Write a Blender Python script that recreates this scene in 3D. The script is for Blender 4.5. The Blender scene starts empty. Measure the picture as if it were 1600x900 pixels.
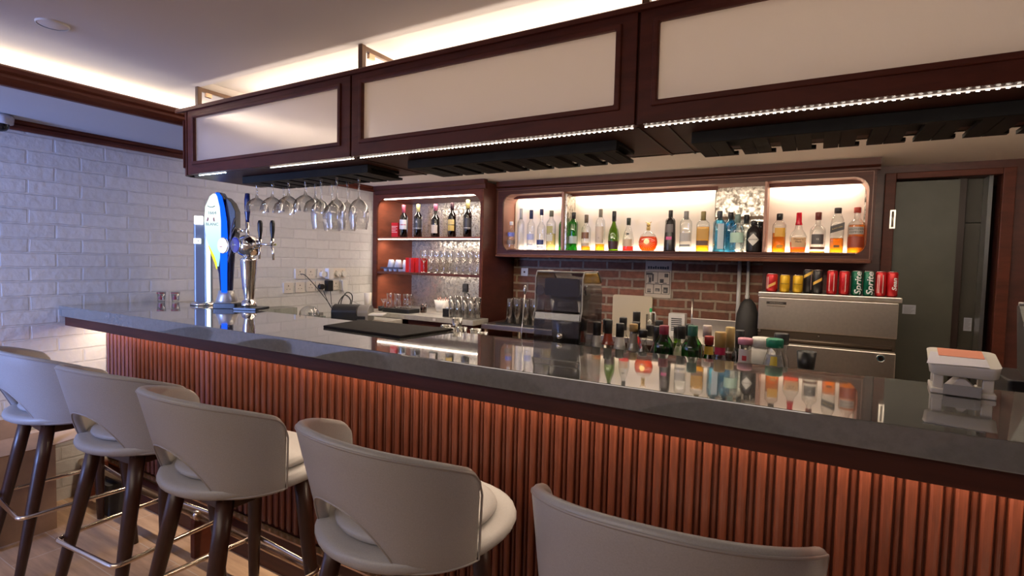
import bpy, bmesh, math, random
from mathutils import Vector, Matrix
PI = math.pi
random.seed(7)
sc = bpy.context.scene
COL = sc.collection

# ------------------------------------------------------------------ camera
cam_d = bpy.data.cameras.new('camera'); cam = bpy.data.objects.new('camera', cam_d); COL.objects.link(cam)
cam_d.sensor_width = 36.0; cam_d.lens = 818.14 / 1600 * 36.0; cam_d.clip_start = .05
YAW, PIT, ROL = math.radians(-29.9137), math.radians(-2.8853), math.radians(1.3382)
fw = Vector((math.sin(YAW) * math.cos(PIT), math.cos(YAW) * math.cos(PIT), math.sin(PIT)))
rt = Vector((math.cos(YAW), -math.sin(YAW), 0)); up = rt.cross(fw)
R_ = math.cos(ROL) * rt + math.sin(ROL) * up; U_ = -math.sin(ROL) * rt + math.cos(ROL) * up
mw = Matrix((R_, U_, -fw)).transposed().to_4x4(); mw.translation = Vector((3.6835, -1.2774, 1.4275))
cam.matrix_world = mw
sc.camera = cam
# ------------------------------------------------------------------ view, world
sc.view_settings.view_transform = 'Standard'; sc.view_settings.look = 'None'
sc.view_settings.gamma = 1; sc.view_settings.use_curve_mapping = False
sc.view_settings.exposure = 0.12
sc.cycles.use_denoising = True
sc.cycles.max_bounces = 10; sc.cycles.transparent_max_bounces = 24
sc.cycles.glossy_bounces = 5; sc.cycles.diffuse_bounces = 4; sc.cycles.transmission_bounces = 8
sc.cycles.sample_clamp_indirect = 6
sc.cycles.caustics_reflective = False; sc.cycles.caustics_refractive = False
W = bpy.data.worlds.new('world'); sc.world = W; W.use_nodes = True
W.node_tree.nodes['Background'].inputs[0].default_value = (.9, .8, .75, 1)
W.node_tree.nodes['Background'].inputs[1].default_value = .05

def area(name, loc, size, power, color=(1, .85, .7), d=(0, 0, -1), spread=180, ax=(1, 0, 0)):
    l = bpy.data.lights.new(name, 'AREA'); l.shape = 'RECTANGLE'; l.size, l.size_y = size
    l.energy = power; l.color = color; l.spread = math.radians(spread)
    o = bpy.data.objects.new(name, l); COL.objects.link(o); o.location = loc
    z = -Vector(d).normalized(); x = Vector(ax); x = (x - z * x.dot(z)).normalized(); y = z.cross(x)   # size[0] runs along ax
    o.rotation_euler = Matrix((x, y, z)).transposed().to_euler()
    return o
WARM = (1, .80, .60); COOL = (.40, .55, 1.0); NEUT = (1, .90, .82)
# room lighting behind the camera: ceiling panels and a cool screen / window at the far left
area('customer_side_ceiling_light', (2.4, -2.2, 2.22), (2.6, 1.2), 31, (1, .85, .72))
area('window_daylight', (.42, -3.3, 1.35), (.7, 1.3), 50, (.27, .42, 1.0), (-.24, 1, .06), spread=75)
# ceiling light over the bartenders' side
area('bartender_side_ceiling_light', (2.5, 1.55, 2.095), (3.6, .25), 18, (1, .85, .70))
# cove at the left, trough above the canopy
area('left_cove_light', (.60, -1.4, 2.165), (4.1, .03), 26, (1, .86, .70), (.25, 0, 1), ax=(0, 1, 0))
area('canopy_top_light', (2.8, .50, 2.14), (3.4, .10), 10, (1, .80, .62), (0, 0, 1))
area('canopy_inner_light', (2.7, .43, 1.86), (3.3, .06), 9, (1, .87, .74), (0, -.25, 1))
area('canopy_rear_fill_light', (2.9, .680, 1.90), (3.9, .04), 42, (1, .88, .74), (0, .35, 1))  # added fill hidden behind the canopy, brightens the bar ceiling and back bar
area('under_counter_light', (2.45, .198, 1.034), (4.8, .012), 24, (1, .78, .56), (0, .12, -1))

# ------------------------------------------------------------------ materials
def mat(name, col=(.5, .5, .5), rough=.5, metal=0, spec=.5, emit=None, es=0, noise=0, nscale=40, bump=0, coat=0):
    m = bpy.data.materials.new(name); m.use_nodes = True
    nt = m.node_tree; b = nt.nodes['Principled BSDF']
    b.inputs['Base Color'].default_value = (*col, 1); b.inputs['Roughness'].default_value = rough
    b.inputs['Metallic'].default_value = metal; b.inputs['Specular IOR Level'].default_value = spec
    if coat: b.inputs['Coat Weight'].default_value = coat; b.inputs['Coat Roughness'].default_value = .1
    if emit: b.inputs['Emission Color'].default_value = (*emit, 1); b.inputs['Emission Strength'].default_value = es
    if noise or bump:
        tc = nt.nodes.new('ShaderNodeTexCoord'); n = nt.nodes.new('ShaderNodeTexNoise')
        n.inputs['Scale'].default_value = nscale; n.inputs['Detail'].default_value = 4
        nt.links.new(tc.outputs['Object'], n.inputs['Vector'])
        if noise:
            r = nt.nodes.new('ShaderNodeValToRGB')
            r.color_ramp.elements[0].color = (*[c * (1 - noise) for c in col], 1); r.color_ramp.elements[0].position = .3
            r.color_ramp.elements[1].color = (*[min(1, c * (1 + noise)) for c in col], 1); r.color_ramp.elements[1].position = .7
            nt.links.new(n.outputs['Fac'], r.inputs['Fac']); nt.links.new(r.outputs['Color'], b.inputs['Base Color'])
        if bump:
            bp = nt.nodes.new('ShaderNodeBump'); bp.inputs['Strength'].default_value = bump; bp.inputs['Distance'].default_value = .002
            nt.links.new(n.outputs['Fac'], bp.inputs['Height']); nt.links.new(bp.outputs['Normal'], b.inputs['Normal'])
    return m

def wood(name, col, dark=.6, scale=(1, 1, 12), rough=.4, axis_scale=6):
    m = mat(name, col, rough); nt = m.node_tree; b = nt.nodes['Principled BSDF']
    tc = nt.nodes.new('ShaderNodeTexCoord'); mp = nt.nodes.new('ShaderNodeMapping'); mp.inputs['Scale'].default_value = scale
    n = nt.nodes.new('ShaderNodeTexNoise'); n.inputs['Scale'].default_value = axis_scale; n.inputs['Detail'].default_value = 6; n.inputs['Distortion'].default_value = .6
    r = nt.nodes.new('ShaderNodeValToRGB'); r.color_ramp.elements[0].position = .3; r.color_ramp.elements[1].position = .72
    r.color_ramp.elements[0].color = (*[c * dark for c in col], 1); r.color_ramp.elements[1].color = (*[min(1, c * 1.15) for c in col], 1)
    nt.links.new(tc.outputs['Object'], mp.inputs['Vector']); nt.links.new(mp.outputs['Vector'], n.inputs['Vector'])
    nt.links.new(n.outputs['Fac'], r.inputs['Fac']); nt.links.new(r.outputs['Color'], b.inputs['Base Color'])
    return m

def brick(name, c1, c2, mortar, bw, bh, ms, bump, plane, rough=.8, dist=.006, noisy=0.2):
    """plane: 'yz' (wall facing +X) or 'xz' (wall facing -Y)"""
    m = mat(name, c1, rough); nt = m.node_tree; b = nt.nodes['Principled BSDF']; L = nt.links.new
    tc = nt.nodes.new('ShaderNodeTexCoord'); sx = nt.nodes.new('ShaderNodeSeparateXYZ'); cb = nt.nodes.new('ShaderNodeCombineXYZ')
    L(tc.outputs['Object'], sx.inputs[0]); L(sx.outputs['Y' if plane == 'yz' else 'X'], cb.inputs[0]); L(sx.outputs['Z'], cb.inputs[1])
    nz = nt.nodes.new('ShaderNodeTexNoise'); nz.inputs['Scale'].default_value = 9; nz.inputs['Detail'].default_value = 3
    L(tc.outputs['Object'], nz.inputs['Vector'])
    ad = nt.nodes.new('ShaderNodeMix'); ad.data_type = 'VECTOR'; ad.inputs['Factor'].default_value = 0.012
    L(cb.outputs[0], ad.inputs['A']); L(nz.outputs['Color'], ad.inputs['B'])
    br = nt.nodes.new('ShaderNodeTexBrick'); br.inputs['Scale'].default_value = 1
    br.inputs['Brick Width'].default_value = bw; br.inputs['Row Height'].default_value = bh; br.inputs['Mortar Size'].default_value = ms
    br.inputs['Mortar Smooth'].default_value = .35; br.inputs['Bias'].default_value = 0
    br.inputs['Color1'].default_value = (*c1, 1); br.inputs['Color2'].default_value = (*c2, 1); br.inputs['Mortar'].default_value = (*mortar, 1)
    L(ad.outputs['Result'], br.inputs['Vector'])
    n2 = nt.nodes.new('ShaderNodeTexNoise'); n2.inputs['Scale'].default_value = 28; n2.inputs['Detail'].default_value = 6
    L(tc.outputs['Object'], n2.inputs['Vector'])
    mx = nt.nodes.new('ShaderNodeMix'); mx.data_type = 'RGBA'; mx.blend_type = 'MULTIPLY'; mx.inputs['Factor'].default_value = noisy
    L(br.outputs['Color'], mx.inputs['A']); L(n2.outputs['Fac'], mx.inputs['B'])
    L(mx.outputs['Result'], b.inputs['Base Color'])
    mt = nt.nodes.new('ShaderNodeMath'); mt.operation = 'MULTIPLY_ADD'; mt.inputs[1].default_value = .55
    inv = nt.nodes.new('ShaderNodeMath'); inv.operation = 'SUBTRACT'; inv.inputs[0].default_value = 1
    L(br.outputs['Fac'], inv.inputs[1]); L(n2.outputs['Fac'], mt.inputs[0]); L(inv.outputs[0], mt.inputs[2])
    bp = nt.nodes.new('ShaderNodeBump'); bp.inputs['Strength'].default_value = bump; bp.inputs['Distance'].default_value = dist
    L(mt.outputs[0], bp.inputs['Height']); L(bp.outputs['Normal'], b.inputs['Normal'])
    return m

def glass(name, tint=(1, 1, 1), rough=.02, refl=1.0, ior=1.45):
    """thin-walled glass: tinted see-through plus fresnel reflection"""
    m = bpy.data.materials.new(name); m.use_nodes = True; nt = m.node_tree; nt.nodes.clear(); L = nt.links.new
    o = nt.nodes.new('ShaderNodeOutputMaterial'); t = nt.nodes.new('ShaderNodeBsdfTransparent'); g = nt.nodes.new('ShaderNodeBsdfGlossy')
    t.inputs['Color'].default_value = (*tint, 1); g.inputs['Roughness'].default_value = rough
    lw = nt.nodes.new('ShaderNodeLayerWeight'); lw.inputs['Blend'].default_value = .35
    mu = nt.nodes.new('ShaderNodeMath'); mu.operation = 'MULTIPLY_ADD'; mu.inputs[1].default_value = .60 * refl; mu.inputs[2].default_value = .05 * refl
    L(lw.outputs['Facing'], mu.inputs[0])
    # the wall is seen edge-on near the outline, so it absorbs more there
    pw = nt.nodes.new('ShaderNodeMath'); pw.operation = 'POWER'; pw.inputs[1].default_value = 3.0; L(lw.outputs['Facing'], pw.inputs[0])
    cm = nt.nodes.new('ShaderNodeMix'); cm.data_type = 'RGBA'; L(pw.outputs[0], cm.inputs['Factor'])
    cm.inputs['A'].default_value = (*tint, 1); cm.inputs['B'].default_value = (*[c * c * .42 for c in tint], 1); L(cm.outputs['Result'], t.inputs['Color'])
    mx = nt.nodes.new('ShaderNodeMixShader'); L(mu.outputs[0], mx.inputs[0]); L(t.outputs[0], mx.inputs[1]); L(g.outputs[0], mx.inputs[2])
    L(mx.outputs[0], o.inputs[0]); return m

def emis(name, col, s):
    m = bpy.data.materials.new(name); m.use_nodes = True; nt = m.node_tree; nt.nodes.clear()
    o = nt.nodes.new('ShaderNodeOutputMaterial'); e = nt.nodes.new('ShaderNodeEmission')
    e.inputs[0].default_value = (*col, 1); e.inputs[1].default_value = s; nt.links.new(e.outputs[0], o.inputs[0]); return m

MW = wood('mahogany_wood', (.105, .024, .012), .7, (1, 1, 5), .48)
MWH = wood('mahogany_wood_horizontal', (.056, .013, .007), .7, (.6, 4, 9), .48)
for m_ in (MW, MWH): m_.node_tree.nodes['Principled BSDF'].inputs['Specular IOR Level'].default_value = .3
SLATM = wood('fluted_mahogany', (.140, .034, .0155), .72, (6, 6, 1.2), .42, 9)
DARKW = wood('walnut_leg_wood', (.042, .014, .008), .6, (8, 8, 2), .35)
BLACK = mat('black_plastic', (.012, .012, .013), .35)
MATTEB = mat('black_matte', (.018, .017, .016), .6, noise=.2)
RACKM = mat('black_rack_wood', (.012, .011, .010), .6, spec=.2, noise=.2, nscale=20)
WHITE = mat('white_plastic', (.72, .70, .66), .4)
PAPER = mat('paper', (.72, .71, .72), .8)
CEILM = mat('ceiling_paint', (.60, .55, .51), .9, bump=.15, nscale=120)
SOFFM = mat('soffit_paint', (.44, .44, .46), .85)
CREAM = mat('cream_panel', (.86, .78, .68), .6)
LEATH = mat('grey_leather', (.295, .287, .285), .42, noise=.06, nscale=300, bump=.12)
LEATHP = mat('grey_leather_piping', (.26, .24, .235), .4)
CHROME = mat('chrome', (.80, .79, .78), .1, 1)
STEEL = mat('brushed_steel', (.72, .67, .60), .30, 1, noise=.05, nscale=60)
BRASS = mat('bronze_metal', (.62, .44, .30), .25, 1)
CHROMEW = mat('warm_chrome', (.72, .62, .52), .2, 1)
GLASS = glass('clear_glass', (.96, .97, .96))
GLASSW = glass('wine_glass_glass', (.93, .93, .92), .02, 1.5)
LEDM = emis('led_strip_light', (1, .88, .72), 14)
LEDC = emis('led_strip_light_soft', (1, .86, .70), 5)

_cm = {}
def cmat(c, rough=.45):
    k = tuple(c)
    if k not in _cm: _cm[k] = mat('tint_%s' % len(_cm), c, rough)
    return _cm[k]

# ------------------------------------------------------------------ mesh helpers
class MB:
    def __init__(s): s.v = []; s.f = []; s.sm = []
    def add(s, vs, fs, smooth=False):
        o = len(s.v); s.v += [tuple(v) for v in vs]; s.f += [tuple(o + i for i in f) for f in fs]; s.sm += [smooth] * len(fs); return s
    def box(s, x0, x1, y0, y1, z0, z1):
        vs = [(x, y, z) for z in (z0, z1) for y in (y0, y1) for x in (x0, x1)]
        return s.add(vs, [(0, 2, 3, 1), (4, 5, 7, 6), (0, 1, 5, 4), (2, 6, 7, 3), (0, 4, 6, 2), (1, 3, 7, 5)])
    def loft(s, rings, cap=True, smooth=True, closed=True):
        n = len(rings[0]); vs = [p for r in rings for p in r]; fs = []
        for i in range(len(rings) - 1):
            for j in range(n if closed else n - 1):
                a = i * n + j; b = i * n + (j + 1) % n; fs.append((a, b, b + n, a + n))
        s.add(vs, fs, smooth)
        if cap:
            o = len(s.v) - len(vs)
            s.f += [tuple(o + j for j in reversed(range(n))), tuple(o + (len(rings) - 1) * n + j for j in range(n))]; s.sm += [False, False]
        return s
    def lathe(s, prof, c=(0, 0, 0), n=20, sq=2.0, ax=1, ay=1, a0=0, a1=2 * PI, smooth=True, cap=True):
        """revolve (r,z) profile; sq>2 squares the outline"""
        full = abs(a1 - a0 - 2 * PI) < 1e-6; m = n if full else n + 1; rings = []
        for r, z in prof:
            ring = []
            for j in range(m):
                a = a0 + (a1 - a0) * j / n; ca, sa = math.cos(a), math.sin(a)
                k = (abs(ca) ** sq + abs(sa) ** sq) ** (-1 / sq)
                ring.append((c[0] + r * k * ca * ax, c[1] + r * k * sa * ay, c[2] + z))
            rings.append(ring)
        return s.loft(rings, cap and full, smooth, full)
    def tube(s, pts, r, n=10, closed=False, cap=True):
        P = [Vector(p) for p in pts]; N = len(P); rings = []
        rr = r if isinstance(r, (list, tuple)) else [r] * N
        up = None
        for i in range(N):
            t = (P[(i + 1) % N] - P[i - 1]) if closed else (P[min(i + 1, N - 1)] - P[max(i - 1, 0)])
            t.normalize()
            if up is None:
                up = Vector((0, 0, 1)) if abs(t.z) < .9 else Vector((1, 0, 0))
            a = t.cross(up).normalized(); b = a.cross(t); up = b
            rings.append([P[i] + rr[i] * (math.cos(2 * PI * j / n) * a + math.sin(2 * PI * j / n) * b) for j in range(n)])
        if closed: rings.append(rings[0]); cap = False
        return s.loft(rings, cap)
    def prism(s, outline, axis, a, b, smooth=False):
        """extrude a 2D outline along axis 'x','y','z' from a to b"""
        def p(u, v, w): return {'x': (w, u, v), 'y': (u, w, v), 'z': (u, v, w)}[axis]
        n = len(outline); vs = [p(u, v, a) for u, v in outline] + [p(u, v, b) for u, v in outline]
        fs = [(j, (j + 1) % n, (j + 1) % n + n, j + n) for j in range(n)]
        s.add(vs, fs, smooth); o = len(s.v) - 2 * n
        s.f += [tuple(o + j for j in reversed(range(n))), tuple(o + n + j for j in range(n))]; s.sm += [False, False]; return s
    def rbox(s, x0, x1, y0, y1, z0, z1, r, n=5, axis='z', smooth=True):
        """box with rounded corners in the plane across axis"""
        u0, u1, v0, v1, a, b = {'z': (x0, x1, y0, y1, z0, z1), 'y': (x0, x1, z0, z1, y0, y1), 'x': (y0, y1, z0, z1, x0, x1)}[axis]
        return s.prism(rrect(u0, u1, v0, v1, r, n), axis, a, b)
    def frame(s, outer, inner, axis, a, b):
        """ring-shaped prism between two outlines with equal point counts"""
        def p(u, v, w): return {'x': (w, u, v), 'y': (u, w, v), 'z': (u, v, w)}[axis]
        n = len(outer); vs = [p(u, v, w) for w in (a, b) for o in (outer, inner) for u, v in o]; fs = []
        for j in range(n):
            k = (j + 1) % n
            fs += [(j, k, n + k, n + j), (2 * n + j, 3 * n + j, 3 * n + k, 2 * n + k), (j, 2 * n + j, 2 * n + k, k), (n + j, n + k, 3 * n + k, 3 * n + j)]
        return s.add(vs, fs)
    def mesh(s, name):
        me = bpy.data.meshes.new(name); me.from_pydata(s.v, [], s.f); me.polygons.foreach_set('use_smooth', s.sm)
        bm = bmesh.new(); bm.from_mesh(me); bmesh.ops.recalc_face_normals(bm, faces=bm.faces); bm.to_mesh(me); bm.free(); me.update(); return me

def rrect(u0, u1, v0, v1, r, n=5):
    pts = []
    for cx, cy, a in ((u1 - r, v1 - r, 0), (u0 + r, v1 - r, 90), (u0 + r, v0 + r, 180), (u1 - r, v0 + r, 270)):
        for k in range(n + 1):
            t = math.radians(a + 90 * k / n); pts.append((cx + r * math.cos(t), cy + r * math.sin(t)))
    return pts
def match(outer_r, n):  # square outline with same number of points as rrect
    u0, u1, v0, v1 = outer_r; pts = []
    for cx, cy in ((u1, v1), (u0, v1), (u0, v0), (u1, v0)): pts += [(cx, cy)] * (n + 1)
    return pts

def obj(name, mb, m, parent=None, loc=None, bevel=0, rz=0):
    me = mb.mesh(name); me.materials.append(m); o = bpy.data.objects.new(name, me); COL.objects.link(o)
    if parent: o.parent = parent
    if loc: o.location = loc
    if rz: o.rotation_euler = (0, 0, rz)
    if bevel:
        b = o.modifiers.new('bevel', 'BEVEL'); b.width = bevel; b.segments = 2; b.limit_method = 'ANGLE'; b.angle_limit = math.radians(40)
    return o
def tag(o, label, cat, group=None, kind=None):
    o['label'] = label; o['category'] = cat
    if group: o['group'] = group
    if kind: o['kind'] = kind
    return o
def thing(name, label, cat, loc=(0, 0, 0), rz=0, group=None):
    o = bpy.data.objects.new(name, None); COL.objects.link(o); o.empty_display_size = .05
    o.location = loc; o.rotation_euler = (0, 0, rz); return tag(o, label, cat, group)
def struct(name, mb, m, parent=None, bevel=0):
    o = obj(name, mb, m, parent, bevel=bevel)
    if not parent: o['kind'] = 'structure'
    return o
def kids(o): return [c for c in bpy.data.objects if c.parent == o]
def dup(root, loc, rz=None, label=None, group=None):
    def cp(o, par):
        c = o.copy(); COL.objects.link(c); c.parent = par
        for k in kids(o): cp(k, c)
        return c
    r = cp(root, None); r.location = loc
    if rz is not None: r.rotation_euler = (0, 0, rz)
    if label: r['label'] = label
    if group: r['group'] = group
    return r

FONT = None
def text(name, s, size, m, parent, org, right=(1, 0, 0), upv=(0, 0, 1), bend=0, align='CENTER', ext=.0004, sx=1.0, shear=0, bold=0):
    """flat or (bend=radius of a vertical cylinder around local z) curved lettering made of mesh"""
    cu = bpy.data.curves.new(name, 'FONT'); cu.body = s; cu.size = size; cu.align_x = align; cu.align_y = 'CENTER'; cu.extrude = ext; cu.shear = shear; cu.offset = bold
    cu.resolution_u = 3
    to = bpy.data.objects.new(name, cu); COL.objects.link(to)
    dg = bpy.context.evaluated_depsgraph_get(); me = bpy.data.meshes.new_from_object(to.evaluated_get(dg))
    bpy.data.objects.remove(to); bpy.data.curves.remove(cu)
    if bend:
        bm = bmesh.new(); bm.from_mesh(me); bmesh.ops.triangulate(bm, faces=bm.faces)
        for _ in range(2): bmesh.ops.subdivide_edges(bm, edges=[e for e in bm.edges if e.calc_length() > .18 * size], cuts=1)
        bm.to_mesh(me); bm.free()
    r = Vector(right); u = Vector(upv); nrm = r.cross(u); o = Vector(org)
    for v in me.vertices:
        x, y, z = v.co.x * sx, v.co.y, v.co.z
        q = r * x + u * y
        if bend:
            a = q.x / bend; rad = -o.y + z
            v.co = Vector((math.sin(a) * rad, -math.cos(a) * rad, q.z + o.z))
        else: v.co = o + q + nrm * z
    me.name = name; me.materials.clear(); me.materials.append(m)
    ob = bpy.data.objects.new(name, me); COL.objects.link(ob)
    if parent: ob.parent = parent
    return ob

# ================================================================== SETTING
FLOORM = bpy.data.materials.new('plank_floor'); FLOORM.use_nodes = True
def _floor(m):
    nt = m.node_tree; b = nt.nodes['Principled BSDF']; L = nt.links.new; b.inputs['Roughness'].default_value = .35
    tc = nt.nodes.new('ShaderNodeTexCoord'); br = nt.nodes.new('ShaderNodeTexBrick'); br.inputs['Scale'].default_value = 1
    br.inputs['Brick Width'].default_value = 1.2; br.inputs['Row Height'].default_value = .2; br.inputs['Mortar Size'].default_value = .0022
    br.inputs['Color1'].default_value = (.56, .37, .235, 1); br.inputs['Color2'].default_value = (.49, .32, .20, 1); br.inputs['Mortar'].default_value = (.62, .52, .42, 1)
    L(tc.outputs['Object'], br.inputs['Vector'])
    mp = nt.nodes.new('ShaderNodeMapping'); mp.inputs['Scale'].default_value = (1.5, 12, 1); n = nt.nodes.new('ShaderNodeTexNoise'); n.inputs['Scale'].default_value = 3; n.inputs['Detail'].default_value = 7
    L(tc.outputs['Object'], mp.inputs['Vector']); L(mp.outputs[0], n.inputs['Vector'])
    mx = nt.nodes.new('ShaderNodeMix'); mx.data_type = 'RGBA'; mx.blend_type = 'OVERLAY'; mx.inputs['Factor'].default_value = .55
    L(br.outputs['Color'], mx.inputs['A']); L(n.outputs['Fac'], mx.inputs['B']); L(mx.outputs['Result'], b.inputs['Base Color'])
_floor(FLOORM)
WB = brick('white_painted_brick', (.74, .725, .71), (.66, .65, .64), (.66, .645, .63), .235, .078, .006, .6, 'yz', .6, .008, .15)
RB = brick('red_brick', (.36, .14, .085), (.22, .09, .055), (.46, .35, .25), .215, .072, .011, .8, 'xz', .85, .006, .7)
X1, Y0, Y1 = 5.4, -3.5, 2.957
struct('floor', MB().box(-.1, X1, Y0, 4.3, -.1, 0), FLOORM)
struct('wall_left', MB().box(-.15, 0, Y0, 4.3, 0, 2.7), WB)
struct('wall_back', MB().box(0, 3.36, Y1, Y1 + .12, 0, 2.7), RB)
PANW = wood('dark_panel_wood', (.085, .022, .015), .7, (1, 1, 3), .4)
struct('wall_back_panelled', MB().box(3.36, 4.12, Y1, Y1 + .1, 0, 2.7).box(4.64, X1, Y1, Y1 + .1, 0, 2.7).box(4.12, 4.64, Y1, Y1 + .1, 2.02, 2.7), PANW)
PLAST = mat('warm_plaster', (.50, .44, .40), .85)
struct('wall_right', MB().box(X1, X1 + .1, Y0, 4.3, 0, 2.7), PLAST)
struct('wall_front', MB().box(-.1, X1, Y0 - .1, Y0, 0, 2.7), PLAST)
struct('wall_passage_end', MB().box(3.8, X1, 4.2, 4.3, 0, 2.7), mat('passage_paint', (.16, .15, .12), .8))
# ceilings
struct('ceiling', MB().box(.535, X1, Y0, .22, 2.25, 2.7).box(.535, 1.0, .22, .75, 2.25, 2.7).box(1.0, X1, .22, .75, 2.292, 2.7), CEILM)
struct('ceiling_bar', MB().box(0, X1, .75, 4.3, 2.11, 2.7), mat('bar_ceiling_paint', (.86, .80, .70), .9))
struct('trim_1', MB().box(0, .76, Y0, .75, 2.11, 2.15).box(0, .535, Y0, .75, 2.15, 2.7), SOFFM)
def moulding(prof, axis, a, b, m, name):  struct(name, MB().prism(prof, axis, a, b), m)
moulding([(.735, 2.105), (.762, 2.105), (.772, 2.118), (.776, 2.135), (.768, 2.150), (.776, 2.160), (.776, 2.178), (.768, 2.187), (.735, 2.187)], 'y', Y0, .75, MW, 'trim_2')
moulding([(.001, 2.058), (.022, 2.058), (.030, 2.066), (.030, 2.082), (.024, 2.09), (.032, 2.10), (.032, 2.11), (.001, 2.11)], 'y', Y0, 2.42, MW, 'trim_3')
# prism along y uses (u=x, v=z)

# doorway in the back wall
for o in [struct('door_1', MB().box(4.125, 4.455, 3.0, 3.04, 0.01, 2.01), mat('grey_green_door', (.075, .078, .062), .45, noise=.08, nscale=8))]: pass
struct('trim_4', MB().box(4.06, 4.12, 2.925, 2.957, 0, 2.06).box(4.64, 4.70, 2.925, 2.957, 0, 2.06).box(4.12, 4.64, 2.925, 2.957, 2.02, 2.06), MW, bevel=.004)
struct('trim_5', MB().box(4.455, 4.50, 3.05, 3.10, 0, 2.11), mat('dark_post_wood', (.03, .014, .010), .4), bevel=.003)
struct('door_2', MB().box(4.50, 4.60, 3.10, 3.13, .01, 1.74).box(4.50, 4.60, 3.10, 3.13, 1.745, 2.11).box(4.50, 4.60, 3.125, 3.14, 1.73, 1.75), mat('olive_panel', (.05, .045, .032), .5), bevel=.002)
struct('window_1', MB().box(4.585, 4.605, 2.97, 3.09, .01, 2.02), glass('frosted_door_edge', (.7, .78, .85), .35, 2.5))
wn = MB().box(.9, 2.4, Y0, Y0 + .02, .75, 1.95)
for o in [tag(obj('paper_notice', MB().box(4.20, 4.27, 2.997, 2.9995, 1.145, 1.205), mat('notice_paper', (.50, .52, .60), .8)), 'white paper notice taped to the grey-green door beside the ice machine', 'notice')]:
    for k in range(6): pass
    g = MB()
    for k in range(6): g.box(4.207, 4.263 - (k % 3) * .008, 2.9962, 2.997, 1.192 - k * .008, 1.1935 - k * .008)
    obj('printed_line', g, mat('grey_ink', (.12, .12, .15), .8), o)
o = tag(obj('paper_notice', MB().box(4.535, 4.575, 3.097, 3.0995, 1.05, 1.135), bpy.data.materials['notice_paper']), 'small white notice on the dark olive panel at the back of the doorway', 'notice')
g = MB()
for k in range(8): g.box(4.540, 4.570 - (k % 3) * .005, 3.0962, 3.097, 1.122 - k * .0085, 1.1235 - k * .0085)
obj('printed_line', g, bpy.data.materials['grey_ink'], o)

# ================================================================== BAR
CT = mat('grey_quartz', (.115, .110, .100), .13, spec=.6)
def _quartz(m):
    nt = m.node_tree; b = nt.nodes['Principled BSDF']; L = nt.links.new
    tc = nt.nodes.new('ShaderNodeTexCoord'); n = nt.nodes.new('ShaderNodeTexNoise'); n.inputs['Scale'].default_value = 45; n.inputs['Detail'].default_value = 8; n.inputs['Roughness'].default_value = .7
    r = nt.nodes.new('ShaderNodeValToRGB'); e = r.color_ramp.elements; e[0].position = .36; e[0].color = (.122, .120, .110, 1); e[1].position = .64; e[1].color = (.150, .147, .134, 1)
    L(tc.outputs['Object'], n.inputs['Vector']); L(n.outputs['Fac'], r.inputs['Fac']); L(r.outputs['Color'], b.inputs['Base Color'])
    v = nt.nodes.new('ShaderNodeTexNoise'); v.inputs['Scale'].default_value = 6
    L(tc.outputs['Object'], v.inputs['Vector']); mr = nt.nodes.new('ShaderNodeMapRange'); mr.inputs['To Min'].default_value = .035; mr.inputs['To Max'].default_value = .07; b.inputs['IOR'].default_value = 1.75; b.inputs['Coat Weight'].default_value = .8; b.inputs['Coat Roughness'].default_value = .02
    L(v.outputs['Fac'], mr.inputs['Value']); L(mr.outputs[0], b.inputs['Roughness'])
_quartz(CT)
bar = thing('bar_counter', 'long bar counter with grey stone top and fluted reddish wood front', 'bar counter', (0, 0, 0))
obj('countertop', MB().box(0.002, 5.2, 0, .55, 1.061, 1.12), CT, bar, bevel=.003)
obj('apron', MB().box(0.004, 5.2, .025, .045, 1.006, 1.061).box(0.004, 5.2, .045, .24, 1.040, 1.061).box(.004, 5.2, .50, .52, .9, 1.061), MWH, bar, bevel=.002)
obj('led_strip', MB().box(0.02, 5.1, .192, .204, 1.036, 1.0395), emis('warm_strip', (1, .55, .35), 3), bar)
g = MB(); x = .004
def halfround(g, x0, w, d, y=.24, z0=.19, z1=1.04):
    n = 6; out = [(x0, y)] + [(x0 + w * (1 - math.cos(PI * k / n)) / 2, y - d * (math.sin(PI * k / n) ** .6)) for k in range(n + 1)] + [(x0 + w, y)]
    g.prism(out, 'z', z0, z1, False)
while x < 5.15:
    halfround(g, x, .0255, .018); halfround(g, x + .0290, .0130, .010); x += .0452
obj('fluted_panel', g, SLATM, bar)
obj('front_panel', MB().box(0.004, 5.2, .24, .26, 0.0, 1.04), MW, bar)
obj('plinth', MB().box(0.004, 5.2, .195, .24, 0, .172), MWH, bar, bevel=.003)
obj('plinth_edge', MB().box(0.004, 5.2, .190, .225, .172, .180), BRASS, bar)
# foot rail
fr = obj('foot_rail', MB().tube([(.02, .085, .2), (5.1, .085, .2)], .019, 14), BRASS, bar)
for bx in (.06, 1.2, 2.35, 3.5, 4.6):
    obj('bracket', MB().prism([(.06, 0), (.06, .17), (.065, .19), (.19, .19), (.19, 0)], 'x', bx, bx + .035), MW, fr, bevel=.004)
    obj('clamp', MB().tube([(bx - .004, .085, .2), (bx + .04, .085, .2)], .024, 14).box(bx + .008, bx + .028, .078, .092, .0, .18), CHROMEW, fr)

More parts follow.
